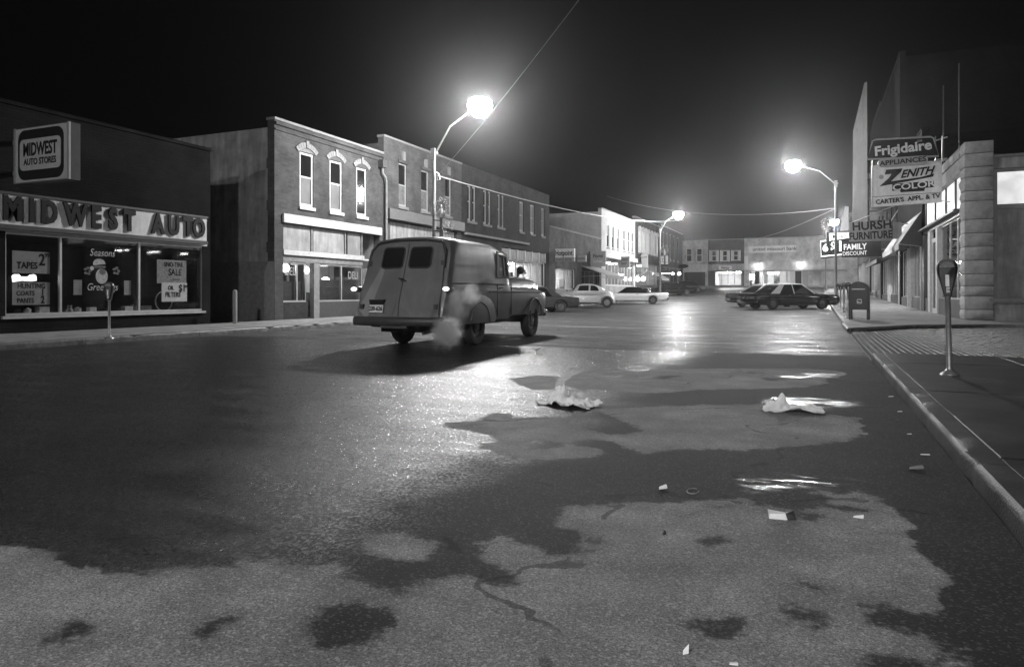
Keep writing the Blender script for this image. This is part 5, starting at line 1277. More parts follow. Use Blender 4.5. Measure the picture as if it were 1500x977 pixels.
part(MB().ell(q, (.2, .2, .2), 12, 8), 'globe', M['globe'], t, smooth=True); part(MB().tube([q + Vector((0, 0, .15)), q + Vector((-.2, 0, .5)), (XL, q.y, q.z + .5)], .02, 6), 'bracket', M['iron'], t)
# goods in the lit windows of the left row
kinds = [('washing_machine', 'washing machine', 'car_white'), ('television', 'television set', 'goods_dark'), ('floor_lamp', 'floor lamp', 'goods_dark'), ('cabinet', 'dark cabinet', 'goods_dark'), ('display_stand', 'display stand', 'goods_light')]
n = 0
words = 'first second third fourth fifth sixth seventh eighth ninth tenth'.split()
for (a, b, zb_, where) in ((ysC + .5, ysD - .4, zf0, 'the bright corner shop window behind the van'), (h1[0] + .4, h1[1] - .4, zg(66) + .75, 'the lit window under the Hotpoint sign')):
    cnt = 8 if 'van' in where else 5
    for k in range(cnt):
        kd = kinds[(k * 2 + n) % 5]; y = a + (b - a) * (k + .5) / cnt; x = XL - random.uniform(.7, 1.6); z = zb_; w_ = random.uniform(.25, .5); hh = random.uniform(.6, 1.25)
        t = thing(kd[0], '%s standing in %s, %s from the left' % (kd[1], where, words[k]), kd[1], (x, y, z))
        if kd[0] == 'floor_lamp':
            part(MB().lathe([(.15, 0), (.03, .03), (.02, hh)], (x, y, z), 10), 'stand', M['goods_dark'], t); part(MB().lathe([(.22, hh - .05), (.14, hh + .25)], (x, y, z), 12), 'lamp_shade', M['goods_light'], t)
        else:
            part(MB().box(x - w_ / 2, x + w_ / 2, y - w_ / 2, y + w_ / 2, z, z + hh), 'cabinet_body', M[kd[2]], t); part(MB().box(x + w_ / 2 + .002, x + w_ / 2 + .02, y - w_ * .4, y + w_ * .4, z + hh * .3, z + hh * .9), 'front_panel', M['dark_glass'], t)
        part(MB().box(x - .3, x + .3, y - .32, y + .32, z - .12, z - .002), 'plinth', M['wood'], t)
    n += 1

# ------------------------------------------------------------------ vehicles (x right, y forward, origin under the rear)
M['hub_dull'] = mat('dull_hubcap', .14, .4, .2, 10, 0, metal=.5)
def mirror(half): return [(x, z) for x, z in half] + [(-x, z) for x, z in reversed(half[:-1])] if half[-1][0] == 0 else [(x, z) for x, z in half] + [(-x, z) for x, z in reversed(half)]
def wheel(parent, x, y, r, w_, s, hub='grey_paint', tyre='rubber'):
    """s=+1: outer face towards +x"""
    wh = part(MB().lathe([(.04, x - s * w_ * .35), (r * .56, x - s * w_ * .3), (r * .6, x + s * w_ * .2), (r * .52, x + s * w_ * .28), (r * .34, x + s * w_ * .18), (r * .3, x + s * w_ * .34), (r * .12, x + s * w_ * .42), (.001, x + s * w_ * .42)], (0, y, r), 24, 'x'), 'wheel', M[hub], parent, smooth=True, world=False)
    pr = [(r * .58, -w_ * .42), (r * .8, -w_ * .5), (r * .95, -w_ * .46), (r, -w_ * .3), (r, w_ * .3), (r * .95, w_ * .46), (r * .8, w_ * .5), (r * .58, w_ * .42)]
    t = MB().lathe(pr + [pr[0]], (x, y, r), 28, 'x'); t.f = [f for f in t.f if len(f) == 4]
    part(t, 'tyre', M[tyre], wh, smooth=True, world=False)
    return wh
vx, vy = -7.2, 11.25
van = thing('panel_van', 'old dull grey panel van seen from behind, tail lamps lit and exhaust steaming', 'van', (vx, vy, 0.004), rz=R(1.0))
Hs = 1.02
full = [(.78, .43), (.925, .49), (.965, .75), (.97, 1.05), (.965, 1.2), (.945, 1.29), (.935, 1.6), (.915, 1.86), (.865, 2.02), (.74, 2.105), (.4, 2.145), (0, 2.155)]
hood = [(.78, .50), (.93, .56), (.97, .8), (.972, 1.02), (.955, 1.11), (.87, 1.155), (.78, 1.19), (.72, 1.35), (.63, 1.42), (.46, 1.46), (.24, 1.475), (0, 1.48)]
def lean(z): return max(0, (z - .75)) * .35
def stat(half, y, kx=1, kz=0, ln=1.0, z0=None):
    return [(x * kx, y + lean(z) * ln, (z + kz * (z - .5))) for x, z in mirror(half)]
secs = [stat(full, 0.03, .93, -.02), stat(full, 0.05, .965, -.012), stat(full, .11, .985, -.005), stat(full, .22, 1, 0), stat(full, .5, 1, 0, .9), stat(full, .9, 1, .0, .5), stat(full, 1.4, 1, .0, .15), stat(full, 2.0, 1, 0, 0), stat(full, 2.5, 1, -.008, 0)]
top = lambda zt, y, sh=0: [(x, y + 0, z if z < 1.3 else 1.3 + (z - 1.3) * (zt - 1.3) / .85) for x, z in mirror(full)]
def mix(a, b, f): return [tuple(p * (1 - f) + q * f for p, q in zip(u, v_)) for u, v_ in zip(a, b)]
hs = lambda y, kx=1, dz=0: [(x * kx, y, z + (dz if z > 1.1 else 0)) for x, z in mirror(hood)]
secs += [top(2.10, 2.75), top(2.05, 2.95), top(1.98, 3.08)]
base_ = hs(3.42)
secs += [mix(top(1.98, 3.1), base_, .35), mix(top(1.98, 3.12), base_, .85), hs(3.46), hs(3.8, 1, 0), hs(4.4, 1, -.0), hs(5.1, .99, -.02), hs(5.5, .975, -.05), hs(5.64, .94, -.09), hs(5.68, .86, -.16)]
body = part(MB().loft(secs), 'body', M['van'], van, world=False)
AR, AF, wr = 1.55, 4.68, .385
cut(body, [(AR, wr, .50, .62, 1.2), (AR, wr, .50, -1.2, -.62), (AF, wr + .02, .52, .62, 1.2), (AF, wr + .02, .52, -1.2, -.62)])
for s in (-1, 1):
    # bulging rear fender with a lip, front wheel lip
    fe = MB().ell((s * .90, AR + .02, .66), (.10, .98, .50), 20, 14, -.42, 1)
    fo = part(fe, 'rear_fender', M['van'], van, smooth=60, world=False)
    cut(fo, [(AR, wr, .475, .4 if s > 0 else -1.4, 1.4 if s > 0 else -.4)])
    part(MB().tube([(s * .99, AR + .475 * math.cos(R(a)), wr + .475 * math.sin(R(a))) for a in range(9, 174, 12)], .016, 6), 'wheel_lip', M['van'], van, smooth=60, world=False)
    lp = MB().tube([(s * .985, AF + .53 * math.cos(R(a)), wr + .02 + .53 * math.sin(R(a))) for a in range(10, 175, 12)], .026, 8); part(lp, 'wheel_lip', M['van'], van, smooth=60, world=False)
    for y in (AR, AF): wheel(van, s * (.82 if y == AR else .84), y, wr, .21, s, hub='dark_paint' if False else 'grey_paint')
    part(MB().tube([(s * .972, .28, 1.245), (s * .972, 2.9, 1.245)], .012, 6), 'belt_moulding', M['van'], van, world=False)
    part(MB().tube([(s * .978, 2.0, 1.085), (s * .982, 3.4, 1.085), (s * .972, 5.5, 1.075)], .012, 6), 'fender_crease', M['van'], van, world=False)
    # cab window
    wp = [(2.50, 1.40), (3.12, 1.40), (3.02, 1.86), (2.55, 1.88)]
    xw = lambda z: s * (.945 - (z - 1.29) * .05 + .008)
    m = MB()
    for k_ in range(4):
        a, b = wp[k_], wp[(k_ + 1) % 4]; m.tube([(xw(a[1]), a[0], a[1]), (xw(b[1]), b[0], b[1])], .022, 6)
    m.tube([(xw(1.4), 2.9, 1.4), (xw(1.86), 2.86, 1.86)], .016, 6)
    dw = part(m, 'cab_window', M['car_silver'], van, world=False)
    part(MB().add([(xw(z) + s * .0 - s * .004, y, z) for y, z in wp] + [(xw(z) - s * .02, y, z) for y, z in wp], [(0, 1, 2, 3), (7, 6, 5, 4), (0, 1, 5, 4), (1, 2, 6, 5), (2, 3, 7, 6), (3, 0, 4, 7)]), 'pane', M['blind' if s > 0 else 'dark_glass'], dw, world=False)
    part(MB().tube([(xw(1.92) , 2.5, 1.93), (xw(1.92) + s * .03, 2.75, 1.955), (xw(1.9), 3.06, 1.90)], .02, 6), 'drip_moulding', M['van'], van, world=False)
    dl = MB()
    for y in (2.44, 3.22): dl.box(s * .955, s * .9735, y - .006, y + .006, .56, 1.24)
    part(dl, 'door_gap', M['black'], van, world=False)
    part(MB().tube([(s * .975, 2.52, 1.16), (s * 1.0, 2.55, 1.16), (s * 1.0, 2.66, 1.16), (s * .975, 2.68, 1.16)], .014, 6), 'door_handle', M['chrome'], van, world=False)
    part(MB().box(s * .965, s * .985, 4.35, 4.6, 1.14, 1.165).prism([(4.42, 1.165), (4.56, 1.165), (4.5, 1.22)], s * .968, s * .982), 'badge', M['chrome'], van, world=False)
    # tail lamp on its stalk
    tl_ = part(MB().ell((s * 1.0, .17, 1.13), (.062, .17, .06), 14, 8), 'tail_lamp_housing', M['van'], van, smooth=60, world=False)
    part(MB().ell((s * 1.0, .02, 1.13), (.068, .035, .04), 14, 8), 'lens', M['tail'], tl_, smooth=True, world=False)
    part(MB().box(s * .7, s * .98, -.0, .1, .47, .62), 'tail_corner', M['van'], van, world=False)
mi = part(MB().tube([(.96, 3.12, 1.35), (1.15, 3.2, 1.42), (1.18, 3.2, 1.5)], .012, 6), 'mirror', M['chrome'], van, world=False)
part(MB().lathe([(.001, 3.17), (.09, 3.18), (.09, 3.2), (.001, 3.21)], (1.2, 0, 1.56), 16, 'y'), 'mirror_head', M['black'], mi, world=False)
# windscreen glass
part(MB().add([(-.74, 3.115, 1.93), (.74, 3.115, 1.93), (.80, 3.38, 1.42), (-.80, 3.38, 1.42), (-.74, 3.14, 1.94), (.74, 3.14, 1.94), (.80, 3.41, 1.43), (-.80, 3.41, 1.43)], [(0, 1, 2, 3), (7, 6, 5, 4), (0, 4, 5, 1), (1, 5, 6, 2), (2, 6, 7, 3), (3, 7, 4, 0)]), 'windscreen', M['dark_glass'], van, world=False)
# rear doors
def rp(x, z, o): return (x, .010 + lean(z) - o + .0, z * 1.0)
def rquad(m, pts, o0, o1): 
    n = len(pts); m.add([rp(x, z, o0) for x, z in pts] + [rp(x, z, o1) for x, z in pts], [tuple(range(n)), tuple(reversed(range(n, 2 * n)))] + [(i, (i + 1) % n, n + (i + 1) % n, n + i) for i in range(n)]); return m
def densify(pts, n=4):
    o = []
    for i in range(len(pts)):
        a, b = pts[i], pts[(i + 1) % len(pts)]
        o += [(a[0] + (b[0] - a[0]) * k / n, a[1] + (b[1] - a[1]) * k / n) for k in range(n)]
    return o
for s, nm in ((-1, 'left'), (1, 'right')):
    dp_ = [(s * .008, .56), (s * .008, 2.02), (s * .56, 2.0), (s * .73, 1.95), (s * .80, 1.78), (s * .84, 1.3), (s * .85, 1.0), (s * .86, .56)]
    d_ = part(rquad(MB(), densify(dp_, 5), .022, -.02), 'rear_door', M['van'], van, world=False)
    wq = rrect(s * .30, 1.735, .47, .40, .07)
    wq = [(x + (0 if True else 0), z) for x, z in wq]
    part(rquad(MB(), wq, .028, .018), 'pane', M['dark_glass'], d_, world=False, label='dark rear pane')
    part(MB().tube([rp(x, z, .028) for x, z in wq], .014, 6, closed=True), 'window_seal', M['rubber'], d_, world=False)
    for z in (.8, 1.62):
        q = rp(s * .80, z, .03); part(MB().box(q[0] - .035, q[0] + .035, q[1] - .02, q[1] + .03, z - .045, z + .045), 'hinge', M['dark_paint'], d_, world=False)
q = rp(.0, 1.30, .03)
part(MB().tube([(-.08, q[1], 1.33), (.02, q[1] - .035, 1.30), (.1, q[1] - .035, 1.27)], .018, 8).lathe([(.04, q[1] - .02), (.04, q[1] + .03)], (0, 0, 1.30), 12, 'y'), 'rear_handle', M['chrome'], van, world=False)
part(rquad(MB(), [(-.64, .93), (-.30, .93), (-.34, .84), (-.60, .84)], .075, .02), 'plate_lamp', M['black'], van, world=False)
pl = part(rquad(MB(), [(-.62, .83), (-.32, .83), (-.32, .685), (-.62, .685)], .05, .04), 'number_plate', M['plate'], van, world=False)
text('220-626', .115, M['sign_dark'], pl, (-.47, rp(0, .757, .052)[1] - .0, .757), (1, 0, 0), (0, -1, .0), 'plate_digits', depth=.004, bold=.02, sx=.78, world=False)
part(MB().tube([rp(-.84, 1.55, .03), rp(-.82, 1.88, .035), rp(-.70, 2.04, .035), rp(-.35, 2.085, .035), rp(0, 2.09, .035), rp(.35, 2.085, .035), rp(.70, 2.04, .035), rp(.82, 1.88, .035), rp(.84, 1.55, .03)], .02, 8), 'rain_gutter', M['dark_paint'], van, smooth=60, world=False)
bm_ = MB()
pts = [(-1.0, .12, .53), (-.94, -.06, .53), (-.5, -.14, .53), (0, -.16, .53), (.5, -.14, .53), (.94, -.06, .53), (1.0, .12, .53)]
secb = []
for (x, y, z) in pts: secb.append([(x, y, z - .09), (x, y - .035, z - .05), (x, y - .045, z), (x, y - .035, z + .05), (x, y, z + .08), (x, y + .03, z + .08), (x, y + .03, z - .09)])
part(bm_.loft(secb), 'rear_bumper', M['dark_paint'], van, smooth=50, world=False)
part(MB().box(-.5, -.42, -.1, .3, .42, .52).box(.42, .5, -.1, .3, .42, .52).box(-.28, .28, -.16, .1, .40, .50), 'bumper_bracket', M['iron'], van, world=False)
secb = [[(x, y, z - .09), (x, y + .04, z - .05), (x, y + .05, z), (x, y + .04, z + .05), (x, y, z + .08), (x, y - .03, z)] for (x, y, z) in ((-.98, 5.5, .56), (-.9, 5.78, .56), (-.4, 5.86, .56), (.4, 5.86, .56), (.9, 5.78, .56), (.98, 5.5, .56))]
part(MB().loft(secb), 'front_bumper', M['chrome'], van, smooth=50, world=False)
part(MB().box(-.72, .72, .2, 5.3, .40, .52).box(-.6, .6, .35, 1.1, .30, .40), 'chassis', M['black'], van, world=False)
part(MB().tube([(-.7, AR, wr), (.7, AR, wr)], .05, 8).ell((0, AR, wr), (.15, .17, .15), 12, 8).tube([(-.72, AF, wr), (.72, AF, wr)], .04, 8), 'axles', M['iron'], van, smooth=60, world=False)
part(MB().tube([(.5, 1.0, .36), (.55, .3, .33), (.56, -.05, .31)], .028, 8), 'exhaust_pipe', M['iron'], van, smooth=60, world=False)
part(MB().tube([(0, 5.1, 1.46), (0, 5.2, 1.50), (0, 5.45, 1.44)], .02, 6), 'hood_ornament', M['chrome'], van, world=False)
for s in (-1, 1): part(MB().lathe([(.11, 5.56), (.1, 5.68), (.001, 5.71)], (s * .72, 0, .9), 16, 'y'), 'headlight', M['car_white'], van, smooth=True, world=False)

def sedan(label, mt, roof_mt, L=5.3, W=1.94, belt=.86, roof=1.36, cab=(1.0, 1.75, 3.05, 3.75), deck=.84, name='parked_car', hub='hub_dull', fin=0, grp=None):
    """cab: y of rear glass base, roof rear, roof front, windscreen base; rear at y=0"""
    t = thing(name, label, 'car', (0, 0, 0), grp)
    hw = W / 2; r = .33; ar, af = L * .21, L * .79
    def sec(y, k, zt, zb=.24):
        h_ = [(hw * .82 * k, zb), (hw * .95 * k, zb + .08), (hw * 1.0 * k, .50), (hw * .985 * k, zt - .13), (hw * .93 * k, zt - .02), (hw * .84 * k, zt + .015 + fin * (y < 1.2)), (hw * .5 * k, zt + .025), (0, zt + .035)]
        return [(x, y, z) for x, z in mirror(h_)]
    st = [(0.0, .92, deck - .08, .34), (.04, .97, deck - .02, .30), (.3, .995, deck, .26), (1.0, 1, belt, .22), (L * .45, 1, belt, .22), (L * .72, 1, belt, .22), (L - .9, .995, belt - .03, .22), (L - .2, .98, belt - .07, .26), (L - .04, .95, belt - .11, .30), (L, .9, belt - .18, .36)]
    b = part(MB().loft([sec(*s_) for s_ in st]), 'body', M[mt], t, world=False)
    cut(b, [(y, r, .39, sx_ * (hw - .28), sx_ * (hw + .3)) if sx_ > 0 else (y, r, .39, -(hw + .3), -(hw - .28)) for y in (ar, af) for sx_ in (1, -1)])
    for y in (ar, af):
        for s in (-1, 1): wheel(t, s * (hw - .14), y, r, .19, s, hub=hub)
    bw, tw_ = hw * .86, hw * .66; z0 = belt + .01
    gl = MB().add([(-bw, cab[0], z0), (bw, cab[0], z0), (bw, cab[3], z0), (-bw, cab[3], z0), (-tw_, cab[1], roof - .03), (tw_, cab[1], roof - .03), (tw_, cab[2], roof - .03), (-tw_, cab[2], roof - .03)], [(0, 1, 2, 3), (4, 5, 6, 7), (0, 1, 5, 4), (1, 2, 6, 5), (2, 3, 7, 6), (3, 0, 4, 7)])
    part(gl, 'glasshouse', M['dark_glass'], t, world=False)
    rsec = lambda y, k, z: [(x * k, y, zz_) for x, zz_ in mirror([(tw_ * .98, z - .05), (tw_ * 1.03, z - .02), (tw_ * .9, z + .015), (tw_ * .5, z + .035), (0, z + .04)])]
    part(MB().loft([rsec(cab[1] - .06, .96, roof - .03), rsec(cab[1] + .05, 1, roof), rsec((cab[1] + cab[2]) / 2, 1.01, roof + .015), rsec(cab[2] - .05, 1, roof), rsec(cab[2] + .05, .96, roof - .03)]), 'roof_panel', M[roof_mt], t, smooth=50, world=False)
    pm = MB(); cm_ = (cab[1] + cab[2]) / 2 + .05
    for s in (-1, 1):
        pm.loft([[(s * (bw + .004), cab[0] - .0, z0), (s * (bw + .004), cab[0] + .55, z0), (s * (bw - .05), cab[0] + .4, z0)], [(s * (tw_ + .008), cab[1] - .06, roof), (s * (tw_ + .008), cab[1] + .22, roof), (s * (tw_ - .05), cab[1] + .1, roof)]])
        pm.tube([(s * bw, cab[3] - .03, z0), (s * tw_, cab[2], roof - .02)], .03, 6)
        pm.tube([(s * bw, cm_, z0), (s * tw_, cm_ - .03, roof - .02)], .022, 6)
    part(pm, 'pillars', M[roof_mt], t, world=False)
    for y, nm in ((-.06, 'rear_bumper'), (L + .06, 'front_bumper')):
        d = -1 if y < 0 else 1
        part(MB().loft([[(x, y - d * yy_, .36), (x, y - d * yy_ + d * .05, .44), (x, y - d * yy_, .52), (x, y - d * yy_ - d * .04, .44)] for x, yy_ in ((-hw * .97, .16), (-hw * .8, .02), (0, 0), (hw * .8, .02), (hw * .97, .16))]), nm, M['chrome'], t, smooth=50, world=False)
    for s in (-1, 1):
        part(MB().box(s * hw * .5, s * hw * .85, -.02, .02, .58, .70), 'tail_light', M['tail_off'], t, world=False)
        part(MB().lathe([(.085, L - .02), (.075, L + .015), (.001, L + .025)], (s * hw * .68, 0, .62), 14, 'y'), 'headlight', M['chrome'], t, world=False)
        part(MB().tube([(s * hw * 1.0, .3, .58), (s * hw * 1.005, L / 2, .58), (s * hw * .99, L - .3, .57)], .012, 6), 'side_trim', M['chrome'], t, world=False)
        part(MB().box(s * hw * .985, s * (hw * .985 + .03), cm_ - .45, cm_ - .3, belt - .1, belt - .07), 'door_handle', M['chrome'], t, world=False)
    return t
M['tail_off'] = mat('tail_lens', .12, .2, .1, 8, 0)
def place(t, x, y, hx, hy, L, k=1.0):
    """centre of the car at x,y; heading hx,hy"""
    a = math.atan2(-hx, hy); t.rotation_euler = (0, 0, a); t.scale = (k, k, k)
    t.location = (x + math.sin(a) * L / 2 * k, y - math.cos(a) * L / 2 * k, zg(y) + .006)
c = sedan('black sedan with a white roof nosed to the right kerb beside the lamp', 'car_black', 'car_white', roof=1.40)
place(c, -1.45, 42.2, .80, .60, 5.3)
c = sedan('dark sedan just behind the black one with the white roof, its pale roof edge showing', 'car_grey', 'car_white', roof=1.36)
place(c, -2.5, 46.0, .82, .57, 5.3)
c = sedan('long white topped two tone car with dark roof parked past the small pale car', 'car_white', 'car_black', L=5.6, belt=.84, roof=1.30, cab=(1.5, 2.2, 3.2, 3.9))
q = ony(925, HY, 50.5); place(c, q.x, q.y, -.92, -.25, 5.6, .92)
c = sedan('dark car half hidden between the van and the small pale car', 'car_grey', 'car_grey')
q = onx(776, HY, -13.6); place(c, q.x, q.y, -.8, -.6, 5.3, .92)
c = sedan('dark sedan beyond the third street lamp, nearest of the far dark cars', 'car_black', 'car_black')
q = ony(981, HY, 74); place(c, q.x, q.y, -.8, -.6, 5.3)
c = sedan('dark sedan farthest along the left kerb before the cross street', 'car_grey', 'car_black')
q = ony(1000, HY, 84); place(c, q.x, q.y, -.8, -.6, 5.3)

# small rounded rear-engined car
vw = thing('small_rounded_car', 'small pale rounded car with domed roof parked nose in on the left', 'car', (0, 0, 0))
Lb = 4.05
def bs(y, w_, zb, zt, sh=.75, crown=.96):
    h_ = [(w_ * .85, zb), (w_, zb + .08), (w_ * 1.0, zb + (zt - zb) * .4), (w_ * .95, zb + (zt - zb) * .62), (w_ * sh, zb + (zt - zb) * .88), (w_ * .4, zb + (zt - zb) * .975), (0, zt)]
    return [(x, y, z) for x, z in mirror(h_)]
bst = [(.10, .30, .34, .60), (.16, .45, .30, .74), (.35, .55, .27, .94), (.6, .62, .25, 1.10), (.85, .66, .25, 1.14), (1.3, .70, .25, 1.15), (2.5, .70, .25, 1.12), (2.95, .66, .26, 1.06), (3.2, .58, .28, .98), (3.5, .5, .30, .86), (3.75, .40, .34, .70), (3.9, .26, .40, .56)]
part(MB().loft([bs(*b) for b in bst]), 'body', M['car_cream'], vw, smooth=50, world=False)
def cs(y, w_, z): return [(x, y, zz_) for x, zz_ in mirror([(.66, .9), (.64, 1.0), (.64 + (w_ - .64) * .6, 1.0 + (z - 1.0) * .5), (w_, z - .08), (w_ * .55, z - .01), (0, z)])]
part(MB().loft([cs(.7, .35, 1.06), cs(.95, .48, 1.27), cs(1.25, .52, 1.40), cs(1.6, .54, 1.47), cs(2.0, .54, 1.49), cs(2.35, .53, 1.45), cs(2.48, .5, 1.40), cs(2.72, .5, 1.08)]), 'roof_shell', M['car_cream'], vw, smooth=50, world=False)
for s in (-1, 1):
    for y in (.62, 3.16):
        wheel(vw, s * .66, y, .32, .16, s, hub='grey_paint')
        fe = MB(); rings = []
        for i in range(13):
            a = R(-5 + 190 * i / 12)
            rings.append([(s * xx, y + math.cos(a) * (rr), .32 + math.sin(a) * rr) for xx, rr in ((.50, .38), (.76, .36), (.80, .40), (.76, .47), (.62, .52), (.50, .50))])
        part(fe.loft(rings), 'fender', M['car_cream'], vw, smooth=60, world=False)
    for (pts_) in ([(1.10, 1.05), (1.65, 1.05), (1.62, 1.37), (1.36, 1.35), (1.2, 1.24)], [(1.75, 1.05), (2.45, 1.05), (2.3, 1.36), (1.74, 1.38)]):
        m = MB(); n_ = len(pts_); g_ = lambda y, z, o: (s * (.645 - (z - 1.0) * .24 + o), y, z)
        m.add([g_(y, z, .012) for y, z in pts_] + [g_(y, z, -.02) for y, z in pts_], [tuple(range(n_)), tuple(reversed(range(n_, 2 * n_)))] + [(i, (i + 1) % n_, n_ + (i + 1) % n_, n_ + i) for i in range(n_)])
        part(m, 'side_window', M['dark_glass'], vw, world=False)
    part(MB().box(s * .62, s * .78, .98, 2.8, .22, .27), 'running_board', M['rubber'], vw, world=False)
    part(MB().ell((s * .62, 3.56, .62), (.1, .06, .1), 12, 8), 'headlight', M['chrome'], vw, smooth=True, world=False)
    part(MB().tube([(s * .705, 1.2, .8), (s * .71, 2.6, .78)], .01, 6), 'side_trim', M['chrome'], vw, world=False)
for y in (-.02, 4.02): part(MB().tube([(-.72, y + (.1 if y < 1 else -.1), .42), (-.5, y, .42), (.5, y, .42), (.72, y + (.1 if y < 1 else -.1), .42)], .035, 8), 'bumper', M['chrome'], vw, world=False)
part(MB().add([(-.46, 2.56, 1.36), (.46, 2.56, 1.36), (.54, 2.77, 1.1), (-.54, 2.77, 1.1), (-.44, 2.5, 1.36), (.44, 2.5, 1.36), (.5, 2.66, 1.1), (-.5, 2.66, 1.1)], [(0, 1, 2, 3), (7, 6, 5, 4), (0, 4, 5, 1), (1, 5, 6, 2), (2, 6, 7, 3), (3, 7, 4, 0)]), 'windscreen', M['dark_glass'], vw, world=False)
q = ony(856, HY, 42.4); place(vw, q.x, q.y, -.96, -.28, Lb, 1.0)

# ------------------------------------------------------------------ street furniture
def meter(loc, label, sc_=1.0, lean_=0):
    t = thing('parking_meter', label, 'parking meter', (0, 0, 0), 'parking meters along the kerbs')
    part(MB().lathe([(.10, 0), (.095, .015), (.055, .04), (.036, .06), (.03, .09), (.028, .86), (.036, .87), (.036, .9), (.001, .91)], (0, 0, 0), 16), 'post', M['steel'], t, smooth=True, world=False)
    hp = [(-.035, .89), (.035, .89), (.075, 1.06), (.1, 1.16), (.105, 1.2), (.098, 1.25), (.075, 1.285), (.04, 1.305), (0, 1.31), (-.04, 1.305), (-.075, 1.285), (-.098, 1.25), (-.105, 1.2), (-.1, 1.16), (-.075, 1.06)]
    hd = MB(); secs_ = []
    for y, k in ((-.062, .80), (-.05, .93), (-.03, 1), (.03, 1), (.05, .93), (.062, .80)): secs_.append([(x * k, y, 1.12 + (z - 1.12) * (.9 + .1 * k)) for x, z in hp])
    hd.loft(secs_); h_ = part(hd, 'head', M['mail'], t, smooth=45, world=False)
    part(MB().prism([(.072 * math.cos(R(a)), 1.215 + .06 * math.sin(R(a))) for a in range(0, 181, 15)], -.068, -.058, 'y'), 'dial_window', M['dial'], h_, world=False)
    part(MB().box(-.018, .018, -.071, -.06, 1.0, 1.13), 'coin_plate', M['steel'], h_, world=False)
    part(MB().box(-.012, .022, -.066, -.055, .93, .99), 'number_decal', M['sign_white'], h_, world=False)
    t.location = loc; t.rotation_euler = (0, lean_, math.atan2(loc[0], -loc[1]) + math.pi * 0 if False else 0); t.scale = (sc_,) * 3
    return t
M['dial'] = mat('dial_glass', .2, .1, .3, 30, 0)
mn = ong(1391, 549, SW)
mt0 = meter(mn, 'nearest parking meter, standing on the damp pavement before the brick alley', 1.0, R(-1.2))
text('2 HR', .026, M['sign_dark'], mt0, (.005, -.074, .962), (1, 0, 0), (0, -1, 0), 'number_lettering', depth=.002, bold=.02, world=False)
mt0.rotation_euler[2] = R(-8)
for y, l in ((30.0, 'parking meter just beyond the mailbox'), (34.6, 'second parking meter beyond the mailbox'), (39.4, 'third parking meter beyond the mailbox, by the black car nose'), (44.3, 'farthest parking meter on the right kerb before the lamp pole')):
    dup(mt0, (1.12, y, zg(y) + SW), 0, l)
for c in [o for o in C.objects if o.name.startswith('number_lettering.')]: bpy.data.objects.remove(c)
ml = ong(160, 496, SW); dup(mt0, (ml.x, ml.y, SW), R(25), 'lone parking meter on the left pavement before the auto store', sc_=.88)
for c in [o for o in C.objects if o.name.startswith('number_lettering.')]: bpy.data.objects.remove(c)
# mailbox
q = ong(1259, 468, SW)
mb_ = thing('mailbox', 'dark rounded top mailbox with a small white square emblem, on the right pavement', 'mailbox', (0, 0, 0))
ol = [(-.29, .34), (.29, .34), (.30, .98)] + [(.30 * math.cos(R(a)), .98 + .30 * math.sin(R(a))) for a in range(10, 180, 10)] + [(-.30, .98)]
part(MB().prism(ol, -.27, .27, 'y'), 'box', M['mail'], mb_, smooth=30, world=False)
part(MB().tube([(x, -.272, z) for x, z in ol], .012, 6, closed=True), 'rim', M['mail'], mb_, world=False)
for sx_ in (-1, 1):
    for sy in (-1, 1): part(MB().box(sx_ * .30, sx_ * .25, sy * .26, sy * .2, 0, .6), 'leg', M['mail'], mb_, world=False)
part(MB().prism(rrect(.03, .62, .155, .155, .025), -.279, -.2725, 'y'), 'emblem_plate', M['sign_white'], mb_, world=False)
part(MB().prism([(-.03, .63), (.02, .62), (.05, .59), (.075, .61), (.095, .67), (.05, .655), (.04, .675), (-.0, .665), (-.025, .675)], -.282, -.2795, 'y').box(-.02, .08, -.282, -.2795, .56, .575), 'eagle_mark', M['sign_dark'], mb_, world=False)
part(MB().box(-.2, .2, -.3, -.27, 1.02, 1.05), 'pull_handle', M['steel'], mb_, world=False)
mb_.location = (q.x, q.y, zg(q.y) + SW); mb_.rotation_euler = (0, 0, R(-10))
# hydrant
q = ong(1243, 466, SW)
fh = thing('fire_hydrant', 'squat pale fire hydrant at the kerb left of the mailbox', 'fire hydrant', q)
part(MB().lathe([(.15, 0), (.15, .04), (.10, .05), (.095, .30), (.125, .32), (.13, .36), (.115, .40), (.10, .48), (.13, .49), (.13, .52), (.11, .56), (.07, .61), (.03, .63), (.03, .68), (.0, .68)], q, 18), 'barrel', M['hydrant'], fh, smooth=40)
part(MB().lathe([(.06, -.19), (.065, -.17), (.045, -.16), (.045, .16), (.065, .17), (.06, .19)], q + Vector((0, 0, .36)), 14, 'x'), 'side_outlet', M['hydrant'], fh, smooth=40)
part(MB().lathe([(.08, -.18), (.085, -.15), (.06, -.14), (.06, 0)], q + Vector((0, 0, .34)), 14, 'y'), 'front_outlet', M['hydrant'], fh, smooth=40)

